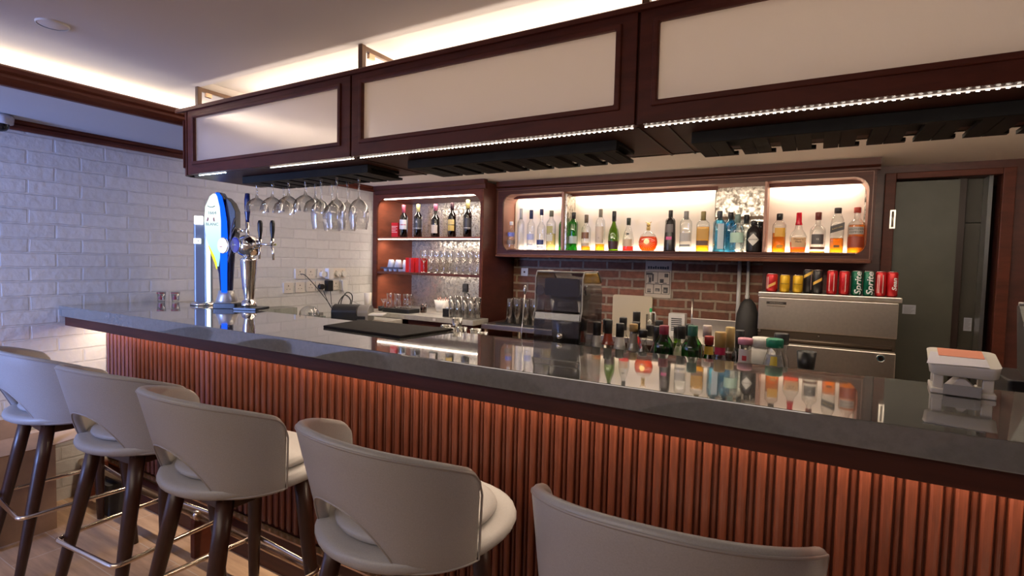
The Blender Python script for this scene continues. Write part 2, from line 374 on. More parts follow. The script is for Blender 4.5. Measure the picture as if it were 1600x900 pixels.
# ================================================================== CANOPY
cn = thing('overhead_canopy', 'hanging wooden canopy with frosted glass panes above the bar', 'canopy', (0, 0, 0))
CZ0, CZ1, CY0, CY1, CX0, CX1 = 1.825, 2.152, .20, .66, .855, 4.9
FROST = bpy.data.materials.new('frosted_pane'); FROST.use_nodes = True
def _frost(m):
    nt = m.node_tree; nt.nodes.clear(); L = nt.links.new; o = nt.nodes.new('ShaderNodeOutputMaterial')
    d = nt.nodes.new('ShaderNodeBsdfDiffuse'); d.inputs[0].default_value = (.72, .66, .60, 1)
    t = nt.nodes.new('ShaderNodeBsdfTranslucent'); t.inputs[0].default_value = (.92, .86, .80, 1)
    g = nt.nodes.new('ShaderNodeBsdfGlossy'); g.inputs['Roughness'].default_value = .17; g.inputs['Color'].default_value = (.9, .9, .9, 1)
    a = nt.nodes.new('ShaderNodeMixShader'); a.inputs[0].default_value = .6; b = nt.nodes.new('ShaderNodeMixShader'); b.inputs[0].default_value = .36
    L(d.outputs[0], a.inputs[1]); L(t.outputs[0], a.inputs[2]); L(a.outputs[0], b.inputs[1]); L(g.outputs[0], b.inputs[2]); L(b.outputs[0], o.inputs[0])
    tc = nt.nodes.new('ShaderNodeTexCoord'); w = nt.nodes.new('ShaderNodeTexWave'); w.inputs['Scale'].default_value = 120; w.bands_direction = 'X'
    bp = nt.nodes.new('ShaderNodeBump'); bp.inputs['Strength'].default_value = .15; bp.inputs['Distance'].default_value = .001
    L(tc.outputs['Object'], w.inputs['Vector']); L(w.outputs['Fac'], bp.inputs['Height']); L(bp.outputs[0], g.inputs['Normal'])
_frost(FROST)
obj('bottom_board', MB().box(CX0 + .02, CX1, CY0 + .03, CY1, 1.825, 1.845), MWH, cn, bevel=.002)
# seams on the bottom board
for x in (2.09, 3.22, 3.30): obj('board_seam', MB().box(x, x + .006, CY0 + .03, CY1, 1.822, 1.8255), cmat((.03, .012, .009)), cn)
# chamfered corner post
obj('corner_post', MB().prism([(CX0, .26), (CX0 + .02, .225), (CX0 + .075, .202), (CX0 + .085, .24), (CX0 + .03, .27)], 'z', CZ0, CZ1 - .004), MW, cn, bevel=.002)
obj('corner_moulding', MB().prism([(CX0 - .008, .262), (CX0 + .013, .219), (CX0 + .036, .207), (CX0 + .04, .216), (CX0 + .02, .228), (CX0, .266)], 'z', CZ0 + .04, CZ1 - .05), MW, cn, bevel=.002)
obj('end_panel', MB().box(CX0, CX0 + .02, .26, CY1, CZ0, CZ1 - .004), MW, cn)
segs = [(.945, 2.085, .057, .067), (2.093, 3.222, .060, .062), (3.230, 4.33, .055, .06), (4.338, 4.9, .055, .06)]
for i, (a, b, l, r) in enumerate(segs):
    px0, px1, pz0, pz1 = a + l, b - r, 1.886, 2.098
    t = MB(); t.frame([(a, CZ0), (b, CZ0), (b, CZ1), (a, CZ1)], [(px0 - .012, pz0 - .010), (px1 + .012, pz0 - .010), (px1 + .012, pz1 + .010), (px0 - .012, pz1 + .010)], 'y', .20, .225)
    fo = obj('panel_frame', t, MW, cn, bevel=.002)
    t = MB(); t.frame([(px0 - .018, pz0 - .016), (px1 + .018, pz0 - .016), (px1 + .018, pz1 + .016), (px0 - .018, pz1 + .016)], [(px0, pz0), (px1, pz0), (px1, pz1), (px0, pz1)], 'y', .193, .210)
    obj('pane_moulding', t, MW, fo, bevel=.004)
    obj('pane', MB().box(px0 - .004, px1 + .004, .212, .218, pz0 - .004, pz1 + .004), FROST, cn)
for hx in (2.089, 3.226, 4.334): obj('dividing_stile', MB().box(hx - .012, hx + .012, .212, .24, CZ0, CZ1), MW, cn)
obj('top_moulding', MB().prism([(.188, 2.136), (.188, 2.150), (.196, 2.156), (.24, 2.156), (.24, 2.152), (.2, 2.136)], 'x', CX0, CX1), MW, cn)
obj('back_panel', MB().box(CX0, CX1, CY1 - .02, CY1, CZ0, CZ1), CREAM, cn)
# LED strip with tiny diodes
for a, b in ((1.0, 1.22), (1.56, 2.075), (2.115, 3.205), (3.245, 4.85)):
    g = MB(); xx = a
    while xx < b: g.box(xx, xx + .006, .2255, .2285, 1.8205, 1.8225); xx += .0165
    so_ = obj('led_strip', MB().box(a, b, .2245, .2295, 1.8222, 1.8245), emis('led_tape', (1, .86, .72), .9), cn)
    obj('diodes', g, emis('cool_led', (.6, .78, 1), 40) if a < 1.5 else emis('warm_led', (1, .88, .74), 30), so_)
# hangers on top: inverted-U wooden brackets, the tops fixed to the ceiling edge
for hx in (1.005, 2.12, 3.23, 4.34):
    h = MB().box(hx, hx + .022, .205, .227, CZ1, 2.25).box(hx, hx + .018, .227, .62, 2.232, 2.25).box(hx, hx + .018, .60, .62, CZ1, 2.25)
    ho = obj('hanger', h, wood('hanger_wood', (.16, .085, .045), .7, (4, 4, 1), .4) if hx < 1.1 else bpy.data.materials['hanger_wood'], cn, bevel=.002)
    obj('fixing_block', MB().box(hx + .002, hx + .016, .25, .28, 2.212, 2.232), BRASS, ho)
# ---- stemware racks
def rack(x0, label):
    r = thing('glass_rack', label, 'glass rack', (x0, .35, 1.79), 0, 'hanging glass racks under the canopy')
    obj('front_bar', MB().box(0, .87, 0, .022, 0, .034), RACKM, r, bevel=.002)
    obj('backing_board', MB().box(0.002, .868, .022, .195, .024, .0345), RACKM, r)
    g = MB(); n = 8; pitch = .87 / n
    for k in range(n):
        xa = k * pitch + (.014 if k else 0); w = (pitch - (.030 if 0 < k < n else .016)) / 2
        g.box(xa, xa + w - .001, .022, .235, .002, .012); g.box(xa + w + .001, xa + 2 * w, .022, .235, .002, .012)
        g.box(xa + w * .55, xa + w * 1.45, .022, .232, .012, .026)
        if 0 <= k < n - 1: g.box(xa + 2 * w, xa + 2 * w + .012, .213, .235, .002, .012)
    obj('slat', g, RACKM, r)
    return r
rk = rack(1.16, 'black slotted glass rack under the left panel, upside-down glasses hanging from it')
for x0, lb in ((2.25, 'empty black slotted glass rack under the middle panel of the canopy'), (3.35, 'empty black slotted glass rack at the right end of the canopy')):
    dup(rk, (x0, .35, 1.79), 0, lb)

# ================================================================== BAR STOOLS
def skin_shell():
    """wrap-around back with an arched cut-out at the rear; its lower edge hugs the seat base"""
    NU = 84; t = .030; UM = 1.48; ZB, ZS, ZT = .662, .699, 1.004
    def rz(u):
        a = abs(u) / UM; top = ZT - .099 * a * a; edge = 1 - a; k = .10
        if edge < k: top -= .05 * (1 - math.sqrt(max(0, 1 - ((k - edge) / k) ** 2)))
        aw = .65; zb = ZB
        if abs(u) < aw: zb = ZB + (ZS + .112 - ZB) * (1 - (abs(u) / aw) ** 2.6)
        return zb, top
    def P(u, off, z):
        S, C_ = math.sin(u), math.cos(u); k = (abs(S) ** 2.19 + abs(C_) ** 2.19) ** (-1 / 2.19)
        g = .936 + .064 * (z - ZS) / (ZT - ZS); ln = .063 * (z - ZS) / (ZT - ZS) * max(C_, 0)
        return Vector(((.299 * g - off) * k * S, -(.258 * g - off) * k * C_ * (1 if C_ > 0 else 1.198) - ln, z))
    rings = []; crest = []; low = []
    for i in range(NU + 1):
        u = -UM + 2 * UM * i / NU; zb, zt = rz(u); ring = []; e = t / 2
        endk = min(1, (1 - abs(u) / UM) / .03 + .35); tt = t * endk; off = (t - tt) / 2; m_ = t / 2
        for k in range(6): z = zb + e + (zt - zb - 2 * e) * k / 5; ring.append(P(u, off, z))
        for k in range(1, 6): a = PI * k / 6; ring.append(P(u, m_ - tt / 2 * math.cos(a), zt - e + e * math.sin(a)))
        for k in range(6): z = zt - e - (zt - zb - 2 * e) * k / 5; ring.append(P(u, t - off, z))
        for k in range(1, 6): a = PI * k / 6; ring.append(P(u, m_ + tt / 2 * math.cos(a), zb + e - e * math.sin(a)))
        rings.append(ring); crest.append(P(u, .001, zt - e * .75)); low.append(P(u, .001, zb + e * .7))
    return MB().loft(rings), crest + low[::-1]
def seat_ring(r, z, fr=1.0):
    out = []
    for j in range(40):
        a = 2 * PI * j / 40; s_, c_ = math.sin(a), math.cos(a); q = 2.0 if s_ < 0 else 2.4
        k = (abs(c_) ** q + abs(s_) ** q) ** (-1 / q); out.append((r * k * c_ * 1.03, r * k * s_ * (1.0 if s_ < 0 else 1.10 * fr), z))
    return out
def make_stool(label, loc, rz):
    t = thing('bar_stool', label, 'bar stool', loc, rz, 'bar stools along the counter')
    prof = [(.225, .662), (.252, .665), (.263, .674), (.267, .686), (.263, .698), (.250, .705), (.20, .706)]
    obj('seat_base', MB().loft([seat_ring(r, z) for r, z in prof]), LEATH, t)
    prof = [(.200, .704), (.210, .709), (.215, .717), (.211, .727), (.196, .735), (.165, .741), (.11, .746), (.05, .748)]
    obj('seat_cushion', MB().loft([seat_ring(r, z) for r, z in prof]), LEATH, t)
    sh, pip = skin_shell()
    b = obj('backrest', sh, LEATH, t)
    obj('piping', MB().tube(pip, .0032, 6, closed=True), LEATHP, b)
    for sx in (-1, 1):
        for sy in (-1, 1):
            a = (sx * .145, -.015 + sy * .135, .650); c = (sx * .212, -.065 + sy * .215, .0)
            obj('leg', MB().tube([Vector(a).lerp(Vector(c), k / 4) for k in range(5)], [.027, .0265, .024, .0205, .0165], 14), DARKW, t)
    obj('seat_frame', MB().frame([(-.165, -.17), (.165, -.17), (.165, .14), (-.165, .14)], [(-.13, -.135), (.13, -.135), (.13, .105), (-.13, .105)], 'z', .618, .662), DARKW, t, bevel=.003)
    f = [(x, y, .285) for x, y in rrect(-.205, .205, -.268, .160, .028, 5)]
    obj('footrest', MB().tube(f, .0095, 10, closed=True), CHROMEW, t)
    return t
st = make_stool('grey leather bar stool with dark wooden legs, leftmost, beside the cardboard box', (.625, -.149, 0), -.07)
for (x, y, r), lb in zip(((1.311, -.135, .07), (1.953, -.149, -.06), (2.712, -.129, -.16), (3.438, -.138, .054), (4.142, -.139, 0)),
        ('second grey leather bar stool from the left, its footrest fully in view',
         'third grey leather bar stool from the left, in the middle of the row',
         'grey leather bar stool fourth from the left, directly right of the middle one',
         'nearest grey leather bar stool, only its curved backrest in view at the bottom',
         'grey leather bar stool at the bottom right, only the tip of its backrest showing')):
    dup(st, (x, y, 0), r, lb)

# ================================================================== GLASSWARE
def stem_glass(name, prof, label, loc, group, upside=False, cat='glass', m=GLASSW, n=20):
    """single-wall profile revolve; foot at z=0"""
    if upside: h = max(z for r, z in prof); prof = [(r, h - z) for r, z in prof]
    o = obj(name, MB().lathe(prof, n=n, cap=False), m, loc=loc); tag(o, label, cat, group); return o
def dupo(o, loc, label=None, group=None, rz=0, sc_=None):
    c = o.copy(); COL.objects.link(c); c.location = loc; c.rotation_euler = (0, 0, rz)
    if sc_: c.scale = sc_
    if label: c['label'] = label
    if group: c['group'] = group
    return c
COUPE = [(.0, .002), (.036, .003), (.037, .0), (.036, .004), (.006, .009), (.0046, .02), (.0046, .06), (.008, .078), (.024, .086), (.044, .102), (.054, .125), (.058, .150)]
WINE = [(.0, .002), (.038, .003), (.039, .0), (.038, .004), (.006, .010), (.0042, .03), (.004, .095), (.007, .108), (.024, .118), (.040, .140), (.046, .170), (.044, .205), (.037, .245)]
RT = 1.7955
spots = [(1.175, .42), (1.300, .42), (1.235, .535), (1.425, .42), (1.550, .42), (1.480, .535)]
names_c = ['hanging coupe glass at the left end of the left rack', 'second hanging coupe glass from the left end, front row', 'hanging coupe glass behind the second one from the left', 'third hanging coupe glass of the front row', 'fourth hanging coupe glass of the front row, beside the tall wine glasses', 'hanging coupe glass behind the fourth of the front row']
c0 = None
for (x, y), lb in zip(spots, names_c):
    if c0 is None: c0 = stem_glass('coupe_glass', COUPE, lb, (x, y, RT - .150 + .008), 'coupe glasses hanging upside down', True)
    else: dupo(c0, (x, y, RT - .150 + .008), lb)
w0 = None
for (x, y), lb in zip([(1.660, .42), (1.610, .53), (1.765, .42), (1.715, .53), (1.875, .45)], ['first hanging wine glass right of the coupes, front row', 'hanging wine glass behind the first one right of the coupes', 'middle hanging wine glass of the front row', 'hanging wine glass behind the middle one', 'rightmost hanging wine glass on the left rack']):
    if w0 is None: w0 = stem_glass('wine_glass', WINE, lb, (x, y, RT - .245 + .008), 'wine glasses hanging upside down', True)
    else: dupo(w0, (x, y, RT - .245 + .008), lb)

# ================================================================== TALL CABINET (left)
ANTQ = bpy.data.materials.new('antique_mirror'); ANTQ.use_nodes = True
def _antq(m):
    nt = m.node_tree; b = nt.nodes['Principled BSDF']; L = nt.links.new
    tc = nt.nodes.new('ShaderNodeTexCoord'); v = nt.nodes.new('ShaderNodeTexNoise'); v.inputs['Scale'].default_value = 32; v.inputs['Detail'].default_value = 5; v.inputs['Roughness'].default_value = .75
    L(tc.outputs['Object'], v.inputs['Vector'])
    r = nt.nodes.new('ShaderNodeValToRGB'); e = r.color_ramp.elements; e[0].position = .40; e[0].color = (.22, .19, .15, 1); e[1].position = .60; e[1].color = (.80, .76, .68, 1)
    L(v.outputs['Fac'], r.inputs['Fac']); L(r.outputs[0], b.inputs['Base Color'])
    r2 = nt.nodes.new('ShaderNodeMapRange'); r2.inputs['From Min'].default_value = .4; r2.inputs['From Max'].default_value = .62; r2.inputs['To Min'].default_value = .55; r2.inputs['To Max'].default_value = .10
    L(v.outputs['Fac'], r2.inputs['Value']); L(r2.outputs[0], b.inputs['Roughness']); b.inputs['Metallic'].default_value = .72
_antq(ANTQ)
tc_ = thing('tall_shelf_cabinet', 'tall mahogany shelf cabinet with lit shelves in the back left corner', 'cabinet', (0, 0, 0))
TY, TB = 2.42, 2.945
out = match((.003, 1.262, .93, 2.075), 6); inn = rrect(.052, 1.232, .93, 1.992, .10, 6)
inn = [(u, v) if v > 1.5 else (min(max(u, .052), 1.232), .93) if abs(v - .93) < .11 else (u, v) for u, v in inn]
obj('face_frame', MB().frame(out, inn, 'y', TY, TY + .02), MW, tc_, bevel=.001)
obj('cabinet_body', MB().box(.003, .05, TY + .02, TB, .0, 2.09).box(1.234, 1.262, TY + .02, TB, 0, 2.09).box(.05, 1.234, TY + .02, TB, 1.994, 2.09), SLATM if False else wood('cabinet_inner_wood', (.26, .07, .035), .75, (1, 1, 3), .4), tc_)
obj('side_panel', MB().box(1.262, 1.268, TY, TB, 0, 2.09), PANW, tc_)
obj('crown', MB().prism([(TY - .002, 2.03), (TY - .012, 2.035), (TY - .015, 2.065), (TY - .03, 2.075), (TY - .032, 2.108), (TY + .02, 2.108), (TY + .02, 2.03)], 'x', .033, 1.285), MWH, tc_)
obj('edge_moulding', MB().prism([(1.246, TY), (1.250, TY - .008), (1.262, TY - .010), (1.268, TY - .004), (1.268, TY)], 'z', .95, 2.03), MW, tc_)
obj('mirror_back', MB().box(.05, 1.234, TB - .012, TB - .002, .93, 1.994), ANTQ, tc_)
sh_ = wood('shelf_wood', (.12, .03, .018), .7, (.6, 4, 9), .4)
obj('shelf', MB().box(.05, 1.234, TY + .012, TB - .014, 1.612, 1.632), sh_, tc_, bevel=.002)
obj('shelf', MB().box(.05, 1.234, TY + .012, TB - .014, 1.285, 1.305), sh_, tc_, bevel=.002)
obj('led_strip', MB().box(.12, 1.16, TY + .024, TY + .036, 1.983, 1.991), LEDM, tc_)
obj('led_strip', MB().box(.07, 1.225, TY + .005, TY + .0115, 1.607, 1.614), LEDM, tc_)
for z, e in ((1.975, 3.6), (1.600, 3.2), (1.274, 2.6)): area('cabinet_strip_light', (.64, TY + .07, z), (1.1, .02), e * 1.0, (1, .84, .68), (0, .35, -1))
# its worktop
obj('inner_worktop', MB().box(.055, 1.230, TY + .001, TB - .015, .905, .947), mat('pale_stone_inner', (.42, .40, .36), .25), tc_)
wt = thing('back_counter', 'low back counter with pale stone top below the lit shelf cabinet', 'counter', (0, 0, 0))
obj('countertop', MB().box(.62, 1.335, 2.19, TY - .002, .905, .947).box(.003, .62, 2.19, TY - .002, .905, .947), mat('pale_stone', (.42, .40, .36), .25, noise=.1, nscale=30), wt, bevel=.003)
obj('base', MB().box(.62, 1.30, 2.235, TY - .002, .0, .905), MW, wt, bevel=.003)
for x in (.64, .975): obj('base_door', MB().box(x, x + .33, 2.215, 2.234, .06, .87), MW, wt, bevel=.003)
obj('hinge_plate', MB().box(.93, .955, 2.186, 2.192, .915, .935), WHITE, wt)

# ---- bottles -----------------------------------------------------
def bottle(name, label, loc, H=.30, R=.037, sq=2, ay=1, neck=.013, sh=.62, body='clear', liq=None, fill=.0, cap=(.02, .02, .02), caplen=.05, lab=None, lab2=None,
           group='spirit bottles on the lit wall shelf', rz=0, prof=None, txt=None, cat='bottle', opaque=None, n=20):
    """glass body + liquid + cap + label patches. lab=(z0,z1,colour,halfangle)"""
    t = thing(name, label, cat, loc, rz, group)
    zs = H * sh; zn = H * min(.93, sh + .17)
    P = prof or [(0, .001), (R * .93, .001), (R, .006), (R, zs), (R * .93, zs + (zn - zs) * .3), (R * .55, zs + (zn - zs) * .7), (neck * 1.1, zn), (neck, zn + .01), (neck, H - .004), (neck * 1.05, H - .002)]
    nk = lambda q: q
    def lath(prof_, off=0):
        m = MB(); rings = []
        for r, z in prof_:
            s_ = sq if r > neck * 1.6 else 2; yy = ay if r > neck * 1.6 else 1
            rings.append([( (r + off) * math.cos(a) * (abs(math.cos(a)) ** s_ + abs(math.sin(a)) ** s_) ** (-1 / s_), (r + off) * math.sin(a) * yy * (abs(math.cos(a)) ** s_ + abs(math.sin(a)) ** s_) ** (-1 / s_), z) for a in [2 * PI * k / n for k in range(n)]])
        return m.loft(rings, True)
    gm = opaque or GM[body]
    obj('bottle_glass', lath(P), gm, t)
    if liq and fill:
        zt = H * fill; LP = [(max(r - .003, .0005), max(z, .004)) for r, z in P if z < zt]; 
        last = [p for p in P if p[1] >= zt][0]; prev = [p for p in P if p[1] < zt][-1]
        k = (zt - prev[1]) / max(1e-6, last[1] - prev[1]); LP.append((max(prev[0] + (last[0] - prev[0]) * k - .003, .001), zt))
        obj('liquid', lath(LP), liq, t)
    if cap:
        obj('cap', MB().lathe([(0, H - caplen), (neck * 1.22, H - caplen), (neck * 1.25, H - .003), (neck * 1.1, H), (0, H)], n=14), cmat(cap), t)
    for L_ in (lab, lab2):
        if not L_: continue
        z0, z1, c, ha = L_[:4]; ang = math.radians(ha); m = MB(); rings = []
        def rad(z):
            for (r0, a0), (r1, a1) in zip(P, P[1:]):
                if a0 <= z <= a1 and a1 > a0: return r0 + (r1 - r0) * (z - a0) / (a1 - a0)
            return R
        for z in (z0, (z0 + z1) / 2, z1):
            r = rad(z) + .0008; ring = []
            for k in range(13):
                a = -PI / 2 - ang + 2 * ang * k / 12; s_ = sq
                kk = (abs(math.cos(a)) ** s_ + abs(math.sin(a)) ** s_) ** (-1 / s_); ring.append((r * kk * math.cos(a), r * kk * math.sin(a) * ay, z))
            rings.append(ring)
        m.loft(rings, False, True, False); obj('label', m, cmat(c), t)
    if txt:
        for s_, size, z, col in txt: text('lettering', s_, size, cmat(col), t, (0, -(R * ay + .0014), z), bend=0 if sq > 2.5 else R)
    return t
GM = {'clear': GLASS, 'frost': glass('frosted_bottle_glass', (.86, .88, .88), .2), 'green': glass('green_glass', (.10, .50, .12)), 'dgreen': glass('dark_green_glass', (.02, .10, .03)),
      'olive': glass('olive_glass', (.30, .48, .03)), 'black': glass('black_glass', (.01, .008, .006), .05, 1.2), 'amber': glass('amber_glass', (.75, .38, .08)), 'brown': glass('brown_glass', (.16, .06, .02)),
      'blue': glass('blue_glass', (.25, .58, .75)), 'teal': glass('teal_glass', (.66, .86, .80))}
LQ = {'amber': glass('amber_liquid', (.95, .52, .08), .05, .4), 'gold': glass('gold_liquid', (1, .72, .12), .05, .4), 'orange': glass('orange_liquid', (.95, .28, .04), .05, .4),
      'red': glass('red_liquid', (.85, .12, .08), .05, .4), 'brown': glass('brown_liquid', (.45, .16, .04), .05, .4), 'yel': glass('pale_liquid', (.97, .90, .55), .05, .3), 'dark': glass('dark_liquid', (.10, .03, .02), .05, .4)}
K_ = (.015, .015, .016); NAVY = (.02, .03, .09); WH = (.75, .73, .68); GO = (.60, .42, .14); RED = (.50, .02, .02); GRY = (.33, .32, .31); BR = (.20, .09, .04); BE = (.55, .42, .28)
Z = 1.531; YB = 2.70
# wine bottles in the tall cabinet
WP = dict(H=.305, R=.0375, neck=.014, sh=.60, body='black', group='wine bottles on the top lit shelf')
zt_ = 1.633; yt_ = 2.52
bottle('wine_bottle', 'dark wine bottle with pink capsule and white label crossed by a red stripe', (.300, yt_, zt_), cap=(.55, .10, .14), caplen=.075, lab=(.075, .165, WH, 70), lab2=(.112, .122, (.6, .05, .1), 60), rz=.3, **WP)
bottle('wine_bottle', 'black-labelled wine bottle with pale yellow capsule, second from the red tin', (.475, yt_, zt_), cap=(.72, .62, .25), caplen=.07, lab=(.07, .17, (.04, .04, .045), 80), lab2=(.080, .086, WH, 70), txt=[('R', .03, .14, WH)], rz=.3, **WP)
bottle('wine_bottle', 'dark wine bottle with small square white label, middle of the top shelf', (.680, yt_, zt_), H=.30, R=.041, neck=.014, sh=.52, body='black', cap=(.5, .12, .2), caplen=.06, lab=(.035, .11, (.74, .64, .52), 45), group='wine bottles on the top lit shelf', rz=.3)
bottle('wine_bottle', 'dark wine bottle with two stacked yellow labels', (.865, yt_, zt_), cap=(.05, .02, .03), caplen=.06, lab=(.055, .105, (.75, .55, .16), 48), lab2=(.110, .155, (.80, .62, .25), 48), rz=.35, **WP)
bottle('wine_bottle', 'tall black wine bottle with yellow capsule and dark label', (1.035, yt_, zt_), H=.325, R=.0375, neck=.014, sh=.58, body='black', cap=(.75, .62, .22), caplen=.075, lab=(.065, .165, (.05, .05, .055), 70), lab2=(.076, .082, WH, 60), group='wine bottles on the top lit shelf', rz=.35)
bottle('wine_bottle', 'dark wine bottle partly hidden behind the right stile of the tall cabinet', (1.19, yt_ + .06, zt_), cap=(.05, .05, .05), caplen=.06, lab=(.06, .15, WH, 50), rz=.4, **WP)
tn = thing('red_tin', 'red decorated gift tin beside the leftmost wine bottle', 'tin', (.205, yt_, zt_), .35)
obj('tin_body', MB().rbox(-.035, .035, -.035, .035, 0, .135, .008), mat('red_paint', (.60, .012, .010), .6, spec=.2), tn, bevel=.001)
g = MB()
for k, (a, b) in enumerate(((.045, .02), (.06, -.03), (.075, .015), (.09, -.02), (.10, .03))): g.box(-.03, .02 + b * .3, -.0362, -.035, a, a + .006)
obj('ornament', g, cmat((.75, .35, .25)), tn); obj('lid', MB().rbox(-.036, .036, -.036, .036, .115, .137, .008), bpy.data.materials['red_paint'], tn)
# spirits on the wall cabinet shelf
def sp(x, lb, **k):
    y = k.pop('y', YB); return bottle(k.pop('name', 'spirit_bottle'), lb, (x, y, Z), **k)
sp(1.375, 'small clear decanter bottle painted with blue flowers at the left end of the shelf', H=.245, R=.038, sh=.30, liq=LQ['brown'], fill=.02, cap=(.75, .75, .72), caplen=.03, lab=(.045, .085, (.20, .15, .12), 60), lab2=(.115, .150, (.15, .18, .55), 80), rz=.2,
   prof=[(0, .001), (.036, .001), (.038, .006), (.038, .085), (.026, .105), (.032, .125), (.030, .15), (.014, .18), (.011, .20), (.011, .243)])
sp(1.469, 'tall slender frosted vodka bottle, second from the left end', H=.355, R=.031, body='frost', sh=.62, cap=(.45, .47, .46), caplen=.09, neck=.011)
sp(1.570, 'clear vodka bottle with blue-grey landscape label and navy cap', H=.340, R=.034, sh=.60, cap=NAVY, caplen=.075, lab=(.085, .135, (.45, .47, .66), 75), lab2=(.04, .05, (.5, .5, .55), 50))
sp(1.668, 'clear bottle with square navy label near its foot and navy cap', H=.345, R=.037, sh=.52, cap=NAVY, caplen=.05, lab=(.045, .085, (.03, .05, .16), 60), lab2=(.020, .028, (.2, .25, .4), 55))
sp(1.760, 'square clear bottle with olive and white label and grey stopper', H=.330, R=.037, sq=4, ay=.8, sh=.66, liq=LQ['yel'], fill=.42, cap=(.16, .17, .12), caplen=.05, neck=.014, lab=(.14, .20, (.40, .36, .10), 38), lab2=(.075, .13, (.62, .58, .42), 38))
sp(1.838, 'dark-capped bottle half hidden behind the front wooden post', H=.345, R=.034, y=2.762, body='green', cap=K_, caplen=.07, sh=.6)
sp(1.962, 'green glass gin bottle with pale label and black cap, right of the post', H=.310, R=.037, body='green', sh=.68, cap=K_, caplen=.055, neck=.014, lab=(.055, .115, (.42, .50, .44), 75))
sp(2.074, 'rounded whisky bottle with brown oval label and amber base', H=.288, R=.038, sh=.58, liq=LQ['amber'], fill=.12, cap=(.13, .09, .06), caplen=.065, lab=(.095, .145, BR, 55), lab2=(.035, .06, BE, 60))
sp(2.194, 'tall clear whisky bottle with beige label and yellow liquor at the bottom', H=.330, R=.038, sh=.66, liq=LQ['gold'], fill=.16, cap=(.22, .20, .15), caplen=.065, lab=(.06, .19, (.64, .52, .40), 62), txt=[('12', .016, .10, BR)], neck=.013)
sp(2.306, 'slender bright green cognac bottle with black neck and dark label', H=.310, R=.042, body='olive', cap=K_, caplen=.08, prof=[(0, .001), (.036, .001), (.038, .01), (.043, .07), (.042, .12), (.034, .165), (.020, .20), (.0135, .225), (.0125, .306)], lab=(.012, .075, (.05, .02, .02), 75), lab2=(.10, .115, (.5, .6, .3), 16))
sp(2.424, 'short cognac bottle with red liquor and two-part label', H=.255, R=.043, sh=.35, liq=LQ['red'], fill=.14, cap=(.03, .04, .03), caplen=.055, prof=[(0, .001), (.041, .001), (.043, .01), (.043, .09), (.032, .14), (.018, .18), (.0125, .20), (.0125, .25)], lab=(.035, .09, (.60, .45, .30), 50), lab2=(.125, .135, K_, 18), rz=.15)
xo = sp(2.579, 'round fluted decanter of orange cognac with a golden winged stopper', name='cognac_decanter', H=.185, R=.072, ay=.5, neck=.012, liq=LQ['orange'], fill=.60, cap=GO, caplen=.028, n=28,
   prof=[(0, .001), (.045, .001), (.062, .018), (.071, .045), (.073, .07), (.068, .098), (.052, .125), (.030, .143), (.014, .150), (.012, .155), (.012, .185)])
g = MB()
for k in range(11):
    a = math.radians(-75 + 15 * k - 0); g.tube([(.020 * math.sin(a), -.0385, .070 - .020 * math.cos(a)), (.060 * math.sin(a), -.030, .070 - .058 * math.cos(a))], .0022, 5)
obj('fluted_rib', g, mat('bright_glass_rib', (.85, .45, .2), .15), xo)
obj('medallion', MB().tube([(0, -.036, .072), (0, -.0405, .072)], .021, 20), mat('gold_metal', (.55, .38, .14), .3, 1), xo)
obj('winged_stopper', MB().lathe([(0, .185), (.012, .186), (.016, .2), (.009, .212), (.004, .216)], n=12).tube([(-.022, 0, .222), (-.010, 0, .212), (0, 0, .216), (.010, 0, .212), (.022, 0, .222)], .0035, 6), bpy.data.materials['gold_metal'], xo)
sp(2.742, 'tapered black bottle with pink flower mark and ornate grey label', H=.305, R=.044, body='black', opaque=mat('satin_black_glass', (.02, .017, .018), .25), cap=(.02, .02, .02), caplen=.06, prof=[(0, .001), (.043, .001), (.044, .01), (.036, .225), (.030, .24), (.016, .25), (.014, .255), (.014, .30)],
   lab=(.14, .20, (.13, .11, .11), 45), lab2=(.085, .108, (.60, .08, .25), 30))
sp(2.855, 'clear square-shouldered tequila bottle with grey label', H=.295, R=.042, sq=3, ay=.7, sh=.70, cap=(.30, .29, .27), caplen=.06, neck=.014, lab=(.075, .135, (.42, .40, .38), 55), lab2=(.035, .052, (.3, .3, .3), 50))
sp(2.975, 'gold tequila bottle with dark brown band, left of the blue bottle', H=.290, R=.045, sq=3, ay=.6, sh=.66, liq=LQ['gold'], fill=.62, cap=(.25, .20, .08), caplen=.065, neck=.014, lab=(.085, .165, (.50, .27, .04), 50), lab2=(.045, .08, (.10, .04, .02), 52))
sp(3.085, 'pale blue square gin bottle with white label, in front of the mirror', H=.290, R=.038, sq=4, ay=.85, body='blue', sh=.68, cap=(.05, .06, .08), caplen=.05, neck=.015, lab=(.02, .20, (.55, .66, .76), 30), rz=.5)
sp(3.150, 'pale blue gin bottle standing behind the other blue one', y=2.762, H=.285, R=.038, sq=4, ay=.85, body='blue', sh=.68, cap=K_, caplen=.05, neck=.015, rz=.5)
sp(3.205, 'squat clear gin bottle with mint green label', H=.265, R=.046, sh=.60, body='clear', liq=None, cap=(.16, .24, .22), caplen=.06, neck=.016, lab=(.065, .135, (.45, .66, .56), 65), prof=[(0, .001), (.044, .001), (.047, .01), (.047, .15), (.040, .175), (.022, .195), (.017, .2), (.017, .262)])
sp(3.255, 'dark-capped clear bottle behind the mint-labelled one', y=2.762, H=.265, R=.036, cap=K_, caplen=.06, neck=.014)
hb = sp(3.312, 'black apothecary gin bottle with white diamond label', H=.215, R=.046, body='black', opaque=bpy.data.materials['satin_black_glass'], sh=.62, cap=K_, caplen=.03, neck=.017, prof=[(0, .001), (.045, .001), (.047, .01), (.047, .13), (.040, .155), (.020, .178), (.017, .182), (.017, .213)])
m = MB(); DR = .0478; N_ = 10; vs = []; fs = []
